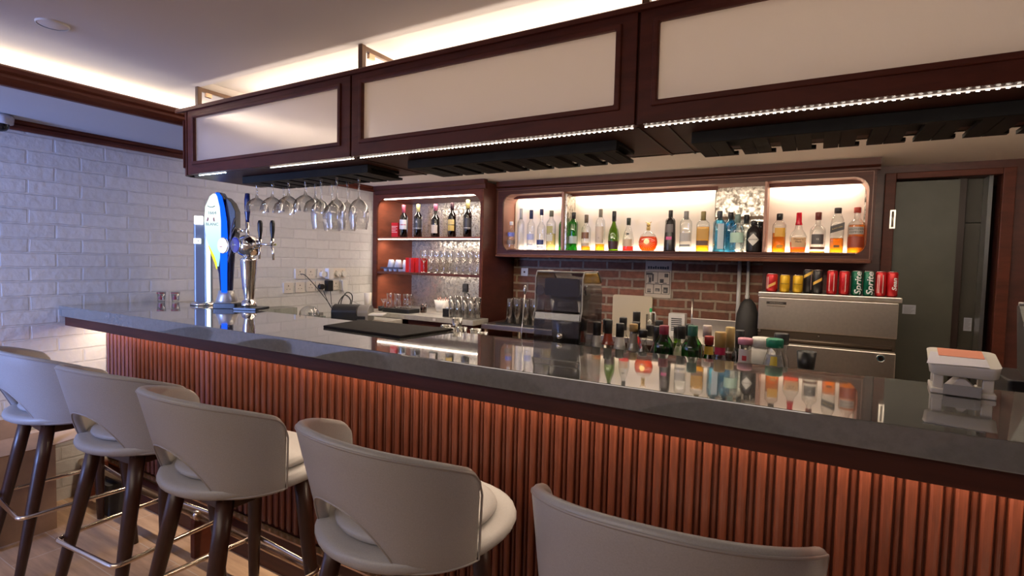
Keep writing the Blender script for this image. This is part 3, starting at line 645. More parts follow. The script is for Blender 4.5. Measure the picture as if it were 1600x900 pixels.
for i in range(N_ + 1):
    x = -.040 + .080 * i / N_; hh = .042 * (1 - abs(x) / .040) + .0004; a = x / DR
    vs += [(math.sin(a) * DR, -math.cos(a) * DR, .085 - hh), (math.sin(a) * DR, -math.cos(a) * DR, .085 + hh)]
    if i: fs.append((2 * i - 2, 2 * i, 2 * i + 1, 2 * i - 1))
obj('label', m.add(vs, fs, True), cmat(WH), hb); text('lettering', "HENDRICK'S", .0125, cmat(K_), hb, (0, -.0484, .085), bend=DR)
sp(3.350, 'small black bottle behind the diamond-labelled one', y=2.762, H=.215, R=.040, body='black', opaque=bpy.data.materials['satin_black_glass'], cap=K_, caplen=.03, neck=.016)
sp(3.467, 'amber bourbon bottle with orange label and black cap, leftmost in the right bay', H=.262, R=.041, sq=3.2, ay=.7, sh=.68, liq=LQ['amber'], fill=.50, cap=K_, caplen=.045, neck=.016, lab=(.105, .165, (.70, .38, .05), 42), lab2=(.03, .05, (.55, .28, .05), 25), rz=.25)
mk = sp(3.582, 'whisky bottle with red wax-dipped neck and kraft label', H=.265, R=.050, sq=3.2, ay=.6, liq=LQ['orange'], fill=.26, cap=None, neck=.014, prof=[(0, .001), (.044, .001), (.046, .01), (.051, .105), (.040, .13), (.024, .155), (.018, .19), (.014, .2), (.014, .262)],
   lab=(.035, .10, (.66, .42, .22), 48), txt=[("Maker's", .018, .088, (.12, .05, .03)), ('Mark', .018, .072, (.12, .05, .03))], rz=.1)
obj('wax_seal', MB().lathe([(.0205, .182), (.021, .19), (.0175, .205), (.0165, .262), (.014, .266), (0, .266)], n=14), mat('red_wax', (.55, .01, .03), .25), mk)
jd = sp(3.693, 'clear whisky bottle with black oval label and dark brown collar', H=.265, R=.045, sh=.55, liq=LQ['gold'], fill=.04, cap=(.16, .03, .02), caplen=.05, neck=.015, lab=(.055, .12, (.10, .09, .09), 48), lab2=(.022, .038, (.13, .05, .03), 60), txt=[('12', .016, .088, WH)])
jw = sp(3.800, 'tall square whisky bottle with slanted black label, half full', H=.290, R=.040, sq=5, ay=.95, sh=.66, liq=LQ['amber'], fill=.33, cap=(.05, .04, .04), caplen=.035, neck=.017, lab2=(.035, .05, (.10, .05, .02), 22), prof=[(0, .001), (.037, .001), (.0385, .006), (.0385, .185), (.034, .215), (.022, .245), (.0175, .255), (.0175, .288)])
obj('slanted_label', MB().prism([(-.038, .125), (.038, .15), (.038, .195), (-.038, .17)], 'y', -.0385, -.0375), cmat((.035, .03, .03)), jw)
text('lettering', 'BLACK LABEL', .010, cmat(GO), jw, (0, -.0390, .160), right=(.95, 0, .31), upv=(-.31, 0, .95))
so = sp(3.905, 'liqueur bottle with red cap and label with two grey bands, rightmost on the shelf', H=.290, R=.048, sh=.60, liq=LQ['amber'], fill=.62, cap=(.45, .06, .04), caplen=.035, neck=.016, lab=(.035, .105, (.30, .05, .02), 62), lab2=(.118, .165, (.42, .38, .34), 55),
   txt=[('SOUTHERN', .0165, .150, K_), ('COMFORT', .0165, .132, K_)], rz=-.1)

# ================================================================== WALL CABINET (right, lit)
wc = thing('wall_cabinet', 'long lit mahogany wall cabinet displaying spirit bottles above the brick wall', 'cabinet', (0, 0, 0))
WY = 2.60; WBK = 2.84
out = match((1.270, 3.988, 1.470, 2.06), 6); inn = rrect(1.342, 3.955, 1.515, 2.000, .085, 6)
obj('face_frame', MB().frame(out, inn, 'y', WY, WY + .02), MWH, wc, bevel=.001)
INW = mat('niche_wood', (.30, .15, .11), .45)
obj('niche_liner', MB().frame(rrect(1.330, 3.967, 1.503, 2.012, .095, 6), inn, 'y', WY + .02, WBK - .02), INW, wc)
obj('cabinet_body', MB().frame([(1.270, 1.470), (3.988, 1.470), (3.988, 2.108), (1.270, 2.108)], [(1.325, 1.503), (3.972, 1.503), (3.972, 2.012), (1.325, 2.012)], 'y', WY + .02, 2.945).box(1.325, 3.972, 2.836, 2.945, 1.503, 2.012), MWH, wc)
obj('bottom_moulding', MB().prism([(WY, 1.470), (WY - .012, 1.468), (WY - .016, 1.478), (WY - .004, 1.487), (WY, 1.488)], 'x', 1.29, 3.98), mat('moulding_wood', (.17, .07, .045), .35), wc)
obj('bottle_shelf', MB().box(1.40, 3.90, WY - .006, WBK - .02, 1.517, 1.530), MWH, wc, bevel=.002)
obj('crown', MB().prism([(WY - .002, 2.035), (WY - .010, 2.038), (WY - .012, 2.05), (WY - .002, 2.056), (WY - .020, 2.066), (WY - .022, 2.108), (WY + .02, 2.108), (WY + .02, 2.035)], 'x', 1.285, 4.005), MWH, wc)
obj('panel_moulding', MB().frame([(1.29, 1.49), (3.975, 1.49), (3.975, 2.032), (1.29, 2.032)], [(1.294, 1.494), (3.971, 1.494), (3.971, 2.028), (1.294, 2.028)], 'y', WY - .004, WY), bpy.data.materials['moulding_wood'], wc)
obj('lit_back_panel', MB().box(1.352, 3.035, WBK - .035, WBK - .022, 1.530, 1.985).box(3.392, 3.945, WBK - .035, WBK - .022, 1.530, 1.985), CREAM, wc)
obj('mirror_back', MB().box(1.33, 3.965, WBK - .018, WBK - .008, 1.515, 2.0).box(1.912, 1.930, WY + .03, WBK - .04, 1.531, 1.985), ANTQ, wc)
obj('divider', MB().box(1.893, 1.912, WY + .005, WBK - .036, 1.530, 1.999).box(3.375, 3.392, WY + .005, WBK - .036, 1.530, 1.999), INW, wc, bevel=.002)
obj('mirror_rail', MB().box(3.04, 3.372, WBK - .045, WBK - .022, 1.768, 1.788), mat('rail_wood', (.18, .11, .06), .5), wc)
LW = (1, .80, .62)
area('niche_light', (3.205, WBK - .06, 1.536), (.30, .012), .8, LW, (0, .25, 1))
for a, b, e in ((1.40, 1.89, 2.4), (1.94, 3.03, 5.2), (3.40, 3.92, 2.6)):
    obj('led_strip', MB().box(a, b, WBK - .080, WBK - .070, 1.990, 1.998), LEDC, wc)
    area('niche_light', ((a + b) / 2, WBK - .075, 1.986), (b - a, .02), e * .52, LW, (0, .25, -1))
    area('niche_light', ((a + b) / 2, WBK - .05, 1.536), (b - a, .012), e * .28, LW, (0, .10, 1))
    obj('light_batten', MB().box(a - .03, b + .03, WBK - .105, WBK - .095, 1.975, 2.0), MW, wc)

# ================================================================== BEHIND THE BAR
# items on the red brick wall
pp = tag(obj('comic_page', MB().box(2.497, 2.705, 2.951, 2.956, 1.165, 1.458), mat('old_paper', (.55, .47, .37), .85)), 'black and white comic page pinned to the red brick wall', 'poster')
g = MB()
for a, b, c, d in ((.01, .195, .205, .210), (.01, .195, .105, .110), (.005, .009, .03, .21), (.195, .199, .03, .21), (.01, .195, .030, .034), (.068, .073, .034, .105), (.132, .137, .034, .105), (.10, .104, .11, .205),
        (.03, .05, .12, .17), (.055, .07, .13, .19), (.12, .15, .12, .15), (.155, .185, .165, .195), (.02, .05, .04, .07), (.085, .12, .05, .075), (.15, .185, .04, .085), (.01, .06, .18, .2)): g.box(2.497 + a, 2.497 + b, 2.9500, 2.9512, 1.165 + c, 1.165 + d)
random.seed(3)
for k in range(9): g.box(2.517 + k * .019, 2.530 + k * .019 + random.random() * .004, 2.9500, 2.9512, 1.395, 1.412 + random.random() * .008)
obj('ink_drawing', g, mat('grey_black_ink', (.07, .065, .06), .8), pp)
g = MB()
for k in range(7): a, c = .02 + (k % 3) * .062, .05 + (k // 3) * .055; g.box(2.497 + a, 2.497 + a + .03, 2.9497, 2.9506, 1.165 + c, 1.165 + c + .018)
obj('grey_tone', g, mat('grey_tone', (.25, .22, .19), .8), pp)
sw = thing('wall_switch', 'square wall switch plate on the red brick beside the tall cabinet', 'switch', (1.383, 2.950, 1.335))
obj('plate', MB().rbox(-.035, .035, -.006, .006, -.035, .035, .004, 3, 'y'), WHITE, sw); obj('button', MB().tube([(0, -.006, 0), (0, -.010, 0)], .009, 14), CHROME, sw)
tag(obj('conduit', MB().tube([(3.205, 2.93, .9), (3.205, 2.93, 1.47)], .014, 12).box(3.19, 3.22, 2.93, 2.957, 1.1, 1.12).box(3.19, 3.22, 2.93, 2.957, 1.4, 1.42), WHITE), 'thicker white vertical pipe running down the red brick wall, left of two', 'pipe')
tag(obj('conduit', MB().tube([(3.265, 2.93, .9), (3.265, 2.93, 1.47)], .012, 12).box(3.25, 3.28, 2.93, 2.957, 1.2, 1.22), WHITE), 'thinner white vertical pipe right of the other pipe, close to the ice machine', 'pipe')
tag(obj('steel_upright', MB().tube([(2.93, 2.66, .916), (2.93, 2.66, 1.19)], .007, 8), STEEL), 'thin grey upright rod at the left end of the steel splash panel', 'rod')
tag(obj('cutting_board', MB().rbox(2.245, 2.575, 2.905, 2.925, .90, 1.175, .02, 5, 'y'), mat('cream_board', (.62, .52, .34), .5), bevel=.003), 'cream plastic cutting board leaning against the red brick', 'cutting board')
# work table behind the bar
tb = thing('steel_worktable', 'long steel work table behind the bar', 'work table', (0, 0, 0))
obj('table_top', MB().box(1.34, 3.34, 2.30, 2.94, .875, .915), STEEL, tb, bevel=.003)
for x in (1.37, 2.4, 3.30):
    for y in (2.33, 2.90): obj('leg', MB().tube([(x, y, 0), (x, y, .875)], .018, 10), STEEL, tb)
obj('undershelf', MB().box(1.36, 3.32, 2.32, 2.92, .25, .27), STEEL, tb)
tag(obj('black_bar_mat', MB().rbox(1.45, 2.05, 2.34, 2.70, .915, .923, .01), MATTEB), 'black rubber mat under the tall tumblers on the steel table', 'mat')
tum = [(0, .002), (.026, .002), (.028, .006), (.036, .205), (.0345, .206), (.026, .012), (0, .011)]
t0 = None; k = 0
for iy, y in enumerate((2.42, 2.52)):
    for ix in range(4):
        x = 1.545 + ix * .076; lb = 'tall clear tumbler upside down on the black mat, %s row, %s' % (('front', 'back')[iy], ('at its left end', 'second from left', 'third from left', 'at its right end')[ix])
        if t0 is None: t0 = stem_glass('tall_tumbler', tum, lb, (x, y, .924), 'tumblers on the steel table', True)
        else: dupo(t0, (x, y, .924), lb)
# grey appliance with vent slots, jug holder, splashback
ap = thing('small_appliance', 'small white box with black vent slots before the brick', 'appliance', (2.835, 2.62, .915))
obj('housing', MB().rbox(-.055, .06, -.03, .05, 0, .165, .006, 3, 'y'), WHITE, ap)
g = MB()
for k in range(7): g.box(-.035, .04, -.0315, -.0300, .04 + k * .014, .047 + k * .014)
obj('vent_slot', g, BLACK, ap)
tag(obj('splash_panel', MB().box(2.935, 3.30, 2.60, 2.615, .915, 1.055), STEEL, bevel=.002), 'low grey steel splash panel standing behind the bottles', 'panel')
jg = thing('straw_jar', 'glass jar holding a green-tipped dispenser, before the brick wall', 'jar', (2.66, 2.55, .915))
obj('jar', MB().lathe([(0, .001), (.03, .001), (.033, .006), (.033, .15), (.032, .15), (.03, .008), (0, .006)], n=16), GLASS, jg)
obj('pump', MB().tube([(0, 0, .02), (0, 0, .20)], .006, 8).tube([(.0, 0, .165), (.03, 0, .165), (.035, 0, .15), (.035, 0, .10)], .005, 8), WHITE, jg)
obj('green_tip', MB().lathe([(.004, .165), (.011, .17), (.010, .19), (.004, .2), (0, .2)], n=12), cmat((.02, .35, .10)), jg)
# ice machine
im = thing('ice_machine', 'stainless steel under-counter ice machine right of the brick wall', 'ice machine', (3.39, 2.35, 0))
WI = .715
obj('cabinet', MB().box(0.004, WI - .004, .022, .60, .08, 1.235), STEEL, im, bevel=.004)
obj('top_plate', MB().box(-.004, WI + .014, -.006, .605, 1.245, 1.275), STEEL, im, bevel=.004)
obj('ice_door', MB().box(0, WI, 0, .022, 1.04, 1.243), STEEL, im, bevel=.004)
obj('recess', MB().box(.004, WI - .004, .008, .022, .965, 1.038), mat('dark_bronze', (.10, .075, .055), .3, .6), im)
obj('handle_groove', MB().tube([(.02, .006, .985), (WI - .02, .006, .985)], .012, 10), bpy.data.materials['dark_bronze'], im)
obj('lower_panel', MB().box(0, WI, 0, .022, .10, .957), STEEL, im, bevel=.004)
pl = obj('name_plate', MB().box(.045, .155, -.003, 0, 1.202, 1.218), mat('plate_black', (.03, .025, .02), .4), im)
text('lettering', 'HOSHIZAKI', .0115, mat('plate_silver', (.6, .55, .5), .3, .8), im, (.100, -.0038, 1.2098), sx=1.25)
obj('name_plate', MB().box(.048, .150, -.002, 0, 1.187, 1.194), mat('plate_grey', (.16, .13, .10), .4), im)
bd = obj('badge', MB().tube([(.645, 0, .925), (.645, -.004, .925)], .020, 24), mat('badge_dark', (.02, .05, .06), .3), im)
obj('badge_symbol', MB().tube([(.645, -.0042, .925), (.645, -.0052, .925)], .012, 20), CHROME, bd)
obj('badge_ring', MB().tube([(.645 + .020 * math.cos(a), -.0035, .925 + .020 * math.sin(a)) for a in [2 * PI * k / 24 for k in range(24)]], .002, 6, closed=True), CHROME, bd)
obj('screw', MB().tube([(.335, .006, 1.022), (.335, -.002, 1.022)], .005, 10), CHROME, im)
obj('hinge_pin', MB().tube([(.012, .006, 1.03), (.012, -.006, 1.03)], .009, 10), CHROME, im)
for a in (.06, WI - .06):
    for b in (.06, .55): obj('foot', MB().tube([(a, b, 0), (a, b, .09)], .02, 10), BLACK, im)
obj('kick_plate', MB().box(.02, WI - .02, .05, .06, .01, .10), BLACK, im)
# cans on it
canmats = {}
def can(label, x, y, H=.145, R=.0285, col=(.5, .02, .02), word=None, wcol=(.8, .8, .8), band=None, rz=0, up=True, size=.05, stripe=None):
    t = thing('drink_can', label, 'can', (x, y, 1.2752), rz, 'drink cans on the ice machine')
    P = [(0, .002), (R * .78, .0), (R, .009), (R, H - .012), (R * .86, H - .002), (R * .84, H - .002)]
    obj('can_body', MB().lathe(P, n=24), mat('can_paint', col, .3, .3), t)
    obj('can_rim', MB().lathe([(R * .86, H - .003), (R * .87, H), (R * .82, H), (R * .80, H - .005), (0, H - .005)], n=24), CHROME, t)
    if band:
        a0, z0, z1, c = band; N_ = 10; vs = []; fs = []
        for i in range(N_ + 1):
            a = -a0 + 2 * a0 * i / N_; zz = z0 + (z1 - z0) * i / N_; vs += [(math.sin(a) * (R + .0006), -math.cos(a) * (R + .0006), zz), (math.sin(a) * (R + .0006), -math.cos(a) * (R + .0006), zz + .018)]
            if i: fs.append((2 * i - 2, 2 * i, 2 * i + 1, 2 * i - 1))
        obj('colour_band', MB().add(vs, fs, True), cmat(c), t)
    if stripe:
        g = MB()
        for a in stripe: g.lathe([(R + .0006, .02), (R + .0006, H - .02)], n=2, a0=-PI / 2 + a, a1=-PI / 2 + a + .16, cap=False)
        obj('stripe', g, cmat((.70, .45, .42)), t)
    if word:
        text('lettering', word, size, cmat(wcol), t, (0, -(R + .0008), H / 2), right=(0, 0, 1) if up else (1, 0, 0), upv=(-1, 0, 0) if up else (0, 0, 1), bend=R, sx=1.2 if up else 1.0, bold=.0009 if up else 0, shear=.2 if up else 0)
    return t
RC = (.48, .012, .016); GC = (.0, .10, .05); YC = (.72, .43, .02); BC = (.03, .028, .03)
y_ = 2.42
can('short red can with yellow swoosh at the left end of the row', 3.455, y_, .115, .033, RC, band=(.8, .02, .05, (.8, .45, .12)), stripe=[-1.0, -.7])
can('short yellow tonic can beside the red can at the left end', 3.528, y_, .110, .0285, YC, word='Schweppes', wcol=(.12, .05, .02), up=False, size=.011)
can('short yellow tonic can right of the other yellow can', 3.600, y_, .110, .0285, YC, word='Schweppes', wcol=(.12, .05, .02), up=False, size=.011)
can('tall black can behind the right yellow can', 3.655, y_ + .06, .145, .0285, BC, band=(1.0, .09, .125, (.75, .48, .08)), stripe=[.5])
can('tall black can with slanted gold band, left of the red cans', 3.705, y_ + .02, .145, .0285, BC, band=(.9, .050, .082, (.75, .45, .08)))
can('slim red can with small print, first of the tall red cans', 3.780, y_ - .005, .145, .0275, RC, stripe=[-.6, .25])
can('slim red can just left of the green cans', 3.843, y_, .143, .0275, RC, stripe=[.1])
can('green lemonade can with vertical white lettering, left of two', 3.905, y_, .145, .0275, GC, word='Sprite', size=.047, rz=.25)
can('green lemonade can with vertical white lettering, right of two', 3.963, y_ - .003, .145, .0275, GC, word='Sprite', size=.047, rz=.25)
can('slim red can with pale print panel right of the green cans', 4.022, y_ - .003, .145, .0275, RC, stripe=[-.75, -.45, .2])
can('red can with white script at the right end of the row', 4.076, y_ - .003, .145, .0275, RC, word='Sean', size=.032, rz=.35, stripe=[.75])
tag(obj('black_bin_bag', MB().lathe([(0, 0), (.055, .0), (.075, .08), (.068, .2), (.045, .27), (.02, .30), (0, .302)], (3.315, 2.50, .916), 14), MATTEB), 'black bag slumped between the brick wall and the ice machine', 'bag')
# door hinge
tag(obj('door_hinge', MB().box(4.095, 4.125, 2.915, 2.925, 1.70, 1.82).tube([(4.11, 2.912, 1.71), (4.11, 2.912, 1.81)], .006, 8), STEEL), 'small metal strike plate on the left jamb of the doorway', 'hinge')

# speed rail with bottles just behind the bar
sr = thing('speed_rail', 'steel bottle well fixed behind the bar counter', 'bottle rail', (0, 0, 0))
obj('shelf', MB().box(2.64, 3.95, .575, 1.16, .855, .875), STEEL, sr)
obj('rail_wall', MB().box(2.64, 3.95, 1.15, 1.16, .875, .97).box(3.94, 3.95, .60, 1.15, .875, .95), STEEL, sr)
for x in (2.66, 3.9):
    for y in (.63, 1.12): obj('leg', MB().tube([(x, y, 0), (x, y, .855)], .018, 8), STEEL, sr)
Zb = .8755
def nb(x, y, top, lb, **k):
    k.setdefault('R', .0265); k.setdefault('neck', .0135); k.setdefault('sh', .66)
    return bottle('bottle', lb, (x, y, Zb), H=top - Zb, group='bottles in the well behind the bar', **k)
GR = 'well behind the bar'
nb(2.920, .76, 1.188, 'white-necked bottle with black cap beside the clear hood in the well', cap=K_, caplen=.055, lab=(.20, .265, WH, 100))
nb(2.893, .95, 1.182, 'black-capped bottle behind the white-necked one next to the clear hood', cap=K_, caplen=.06)
nb(2.968, .76, 1.200, 'bottle with black cap over a brick-red neck sleeve in the well', cap=K_, caplen=.055, lab=(.225, .27, (.35, .05, .02), 100), prof=None)
nb(3.018, .76, 1.190, 'black-capped bottle with white neck wrap, third along the well front', cap=K_, caplen=.055, lab=(.20, .26, WH, 100))
nb(2.975, .93, 1.197, 'black-capped bottle second in the back row of the well', cap=K_, caplen=.055)
nb(2.998, 1.05, 1.215, 'black-capped bottle in the back of the well, tallest of the dark caps at left', cap=K_, caplen=.06)
nb(3.042, .90, 1.185, 'bottle with red neck label behind the third front bottle', cap=K_, caplen=.05, lab=(.20, .25, RED, 100))
nb(3.073, .76, 1.192, 'pale bottle with kraft-gold cap in the well', cap=(.42, .27, .10), caplen=.03, lab=(.21, .28, (.30, .26, .21), 100))
nb(3.112, .76, 1.172, 'short clear bottle with black cap left of the green bottles', cap=K_, caplen=.03, body='clear')
nb(3.060, 1.05, 1.160, 'black-capped bottle deep in the well behind the gold cap', cap=K_, caplen=.05)
nb(3.118, .98, 1.190, 'dark tall-capped bottle standing behind the short clear one', cap=K_, caplen=.055)
nb(3.160, .79, 1.187, 'dark bottle with long black cap immediately left of the wine-red neck', cap=K_, caplen=.06, body='brown')
nb(3.200, .73, 1.199, 'green glass bottle with wine-red neck foil', cap=(.22, .01, .035), caplen=.062, R=.038, body='green', sh=.745, neck=.0145)
nb(3.207, .93, 1.178, 'olive bottle with black cap behind the wine-red neck', cap=K_, caplen=.05, body='olive')
nb(3.250, .80, 1.195, 'bottle with black cap and pale shoulders between the two green bottles', cap=K_, caplen=.05, lab=(.19, .24, (.6, .55, .42), 100))
nb(3.243, .98, 1.185, 'black-capped bottle back row between the green bottles', cap=K_, caplen=.05)
nb(3.305, .73, 1.207, 'green glass bottle with dark green neck foil', cap=(.015, .11, .07), caplen=.082, R=.038, body='green', sh=.735, neck=.0145)
nb(3.338, .84, 1.200, 'clear bottle with red rim and white cap behind the dark green neck', cap=(.60, .50, .46), caplen=.045)
nb(3.357, .77, 1.168, 'amber bottle with red cap and yellow neck label', cap=(.30, .02, .02), caplen=.032, body='brown', lab=(.225, .255, (.6, .38, .05), 100))
nb(3.402, .73, 1.192, 'clear bottle with gold cap over a crimson ring', cap=(.42, .26, .08), caplen=.055, R=.040, neck=.016, lab=(.235, .262, (.40, .01, .06), 110), prof=[(0, .001), (.034, .001), (.035, .006), (.035, .16), (.030, .19), (.019, .225), (.0175, .24), (.0175, 1.192 - Zb - .002)])
nb(3.420, .84, 1.200, 'bottle with long pale gold capsule behind the crimson-ringed one', cap=(.50, .36, .14), caplen=.09)
nb(3.448, .90, 1.185, 'slender black bottle behind the gold caps', cap=K_, caplen=.10, body='dgreen', neck=.014)
nb(3.484, .74, 1.176, 'clear bottle with pink cap and red and white label', cap=(.62, .25, .33), caplen=.022, neck=.020, lab=(.185, .262, (.66, .58, .55), 100), lab2=(.20, .24, (.6, .05, .06), 20), prof=[(0, .001), (.036, .001), (.038, .006), (.038, .15), (.030, .18), (.022, .19), (.0205, .20), (.0205, 1.176 - Zb - .001)])
tp = thing('white_pump_bottle', 'white plastic jug with rounded cap behind the pink-capped bottle', 'bottle', (3.525, .92, Zb), 0)
obj('jug', MB().lathe([(0, .001), (.05, .001), (.055, .01), (.055, .20), (.045, .235), (.03, .25), (0, .25)], n=20), WHITE, tp)
obj('cap', MB().lathe([(.028, .25), (.036, .252), (.038, .275), (.034, .285), (0, .288)], n=20), WHITE, tp)
nb(3.578, .73, 1.184, 'clear bottle with green cap and yellow side label, rightmost front bottle', cap=(.01, .22, .12), caplen=.030, neck=.022, lab=(.14, .255, (.30, .30, .30), 60), lab2=(.15, .25, (.62, .45, .04), 20), prof=[(0, .001), (.036, .001), (.038, .006), (.038, .20), (.030, .24), (.024, .26), (.022, .27), (.022, 1.184 - Zb - .001)])
nb(3.592, .86, 1.190, 'black-capped bottle directly behind the green-capped one', cap=K_, caplen=.04, neck=.020)
cu = tag(obj('black_cup', MB().lathe([(0, .001), (.022, .001), (.0245, .004), (.031, .075), (.029, .075), (.023, .006), (0, .005)], (3.674, .80, 1.065), 20), BLACK), 'small black cup standing apart before the ice machine', 'cup')
tag(obj('cup_block', MB().rbox(3.62, 3.73, .75, .86, .8755, 1.064, .01), STEEL), 'low steel canister holding the black cup up', 'canister')

# clear hood (blender sound enclosure)
hd = thing('clear_hood', 'smoky clear plastic blender hood standing behind the bar counter', 'blender hood', (2.702, .615, 0), 0)
SMOKE = glass('smoky_plastic', (.62, .62, .64), .07, 1.0)
prof = [(0, .877), (-.006, 1.20), (0, 1.225), (.008, 1.235), (.008, 1.365), (.022, 1.392), (.17, 1.392), (.215, 1.35), (.235, 1.30), (.235, .877)]
w_ = .205
vs = [(x, y, z) for x in (0, w_) for y, z in prof]; n = len(prof); fs = [(i, i + 1, i + 1 + n, i + n) for i in range(n - 1)] + [tuple(range(n)), tuple(range(2 * n - 1, n - 1, -1))]
obj('hood_shell', MB().add(vs, fs), SMOKE, hd, bevel=.006)
obj('hood_edge', MB().tube([(0, p[0] - .001, p[1]) for p in prof[1:8]], .0028, 6).tube([(w_, p[0] - .001, p[1]) for p in prof[1:8]], .0028, 6).tube([(.004, -.006, 1.20), (w_ - .004, -.006, 1.20)], .0022, 6).tube([(.004, .002, 1.225), (w_ - .004, .002, 1.225)], .0022, 6).tube([(0, .018, 1.391), (w_, .018, 1.391)], .0035, 6), mat('edge_highlight_plastic', (.55, .53, .50), .15), hd)
obj('blender_base', MB().rbox(.02, w_ - .02, .03, .21, .877, 1.06, .02), mat('dark_grey_plastic', (.05, .05, .055), .4), hd, bevel=.004)
obj('blender_jar', MB().lathe([(0, 1.06), (.05, 1.06), (.06, 1.08), (.075, 1.28), (.072, 1.28), (.056, 1.085), (0, 1.08)], (w_ / 2, .125, 0), 20, sq=3.5), glass('jar_plastic', (.5, .5, .52), .1), hd)
obj('jar_lid', MB().lathe([(0, 1.28), (.078, 1.28), (.078, 1.30), (.05, 1.315), (.035, 1.345), (0, 1.35)], (w_ / 2, .125, 0), 20, sq=3.2), BLACK, hd)
obj('inner_panel', MB().rbox(.035, w_ - .02, .02, .03, 1.295, 1.365, .008, 4, 'y'), BLACK, hd)
obj('hinge_disc', MB().tube([(.020, .004, 1.315), (.020, .010, 1.315)], .020, 20).tube([(w_ + .001, .05, 1.32), (w_ + .006, .05, 1.32)], .020, 20), SMOKE, hd)
obj('knob', MB().lathe([(0, 0), (.010, .001), (.014, .01), (.009, .02), (0, .022)], (.125, -.018, 1.128), 14), CHROME, hd)
tag(obj('bar_spoon', MB().tube([(2.585, .70, .90), (2.60, .72, 1.30)], .0022, 6).lathe([(0, 1.285), (.005, 1.29), (.0075, 1.305), (.005, 1.322), (0, 1.328)], (2.60, .72, 0), 10).box(2.575, 2.598, .69, .71, .855, .90), CHROME), 'long thin bar spoon standing upright left of the clear hood', 'spoon')
tag(obj('drainer_shelf', MB().box(1.70, 2.63, .575, .90, .835, .855), STEEL), 'steel drainer shelf behind the bar below the mat', 'shelf')

# small plastic shot cups cluster behind the mat
sc0 = None; random.seed(5)
CUPM = glass('cloudy_cup_plastic', (.92, .90, .86), .15, 2.2)
cupp = [(0, .001), (.017, .001), (.019, .004), (.026, .062), (.0245, .062), (.017, .006), (0, .005)]
lbs = ['at the left end of the heap', 'second from the left of the heap', 'in the front middle of the heap', 'at the tall middle of the heap', 'on the right middle of the heap', 'second from the right of the heap', 'at the right end of the heap']
for k, (x, y, z) in enumerate(((2.16, .64, 1.052), (2.215, .67, 1.064), (2.27, .62, 1.060), (2.27, .68, 1.10), (2.325, .64, 1.066), (2.38, .67, 1.060), (2.435, .64, 1.052))):
    lb = 'clear plastic shot cup ' + lbs[k]
    if sc0 is None: sc0 = stem_glass('shot_cup', cupp, lb, (x, y, z), 'clear shot cups behind the mat', n=14, m=CUPM)
    else: dupo(sc0, (x, y, z), lb)
bx_ = thing('cup_caddy', 'clear acrylic caddy holding shot cups behind the bar', 'caddy', (2.12, .59, .857))
obj('tray', MB().box(0, .35, 0, .12, 0, .193), glass('caddy_acrylic', (.8, .8, .78), .1), bx_)
# left worktop by the white wall
wl = thing('side_counter', 'side counter along the white brick wall behind the bar', 'counter', (0, 0, 0))
obj('countertop', MB().box(.003, .60, .60, 2.185, .865, .905), bpy.data.materials['pale_stone'], wl, bevel=.003)
obj('base', MB().box(.003, .57, .62, 2.17, 0, .865), MW, wl)
# printer
pr = thing('receipt_printer', 'black and silver receipt printer at the end of the side counter', 'printer', (.33, 1.83, .906), math.radians(30))
arc = [(-.10, 0), (-.10, .075)] + [(-.10 + .10 * (1 - math.cos(PI / 2 * k / 6)), .075 + .06 * math.sin(PI / 2 * k / 6)) for k in range(1, 7)] + [(.06, .128), (.11, .09), (.12, 0)]
obj('printer_body', MB().prism(arc, 'x', -.12, .09), BLACK, pr, bevel=.004)
obj('printer_cover', MB().prism([(y * .94 + .002, z * .97) for y, z in arc], 'x', .09, .18), mat('silver_plastic', (.24, .22, .20), .35, .3), pr, bevel=.004)
obj('paper_slot', MB().box(.08, .16, -.101, -.095, .02, .045), BLACK, pr)
obj('label_tray', MB().box(.17, .30, -.08, .06, .050, .062), WHITE, pr, bevel=.003)
tag(obj('small_monitor_box', MB().rbox(.20, .29, 1.52, 1.60, .906, .985, .008), mat('chrome_box', (.4, .4, .4), .2, .6)), 'small chrome and cream box left of the receipt printer', 'box')
tag(obj('glass_cloche', MB().lathe([(.075, 0), (.078, .004), (.075, .01)] + [(.074 * math.cos(PI / 2 * k / 8), .01 + .07 * math.sin(PI / 2 * k / 8)) for k in range(1, 9)], (.34, 1.42, .975), 24, cap=False), GLASSW), 'clear round glass lid lying behind the bar near the printer', 'lid')
tag(obj('storage_tub', MB().rbox(.25, .43, 1.33, 1.51, .906, .974, .02), glass('tub_plastic', (.7, .78, .72), .15)), 'clear plastic tub under the round glass lid', 'tub')
tag(obj('storage_tub', MB().rbox(.05, .24, 1.20, 1.40, .906, 1.035, .02), glass('tub_plastic_pale', (.8, .82, .78), .15)), 'clear plastic tub against the white wall behind the chrome tap', 'tub')
tag(obj('paper_cup', MB().lathe([(0, .001), (.028, .001), (.036, .16), (.033, .16), (.026, .005), (0, .004)], (.105, 2.26, .948), 18), mat('cream_paper', (.66, .60, .50), .7)), 'tall cream paper cup in the corner beside the tall cabinet', 'cup')
tag(obj('paper_cup', MB().lathe([(0, .001), (.030, .001), (.038, .095), (.035, .095), (.028, .005), (0, .004)], (.10, 2.10, .906), 18), bpy.data.materials['cream_paper']), 'shorter cream paper cup left of the tall one', 'cup')
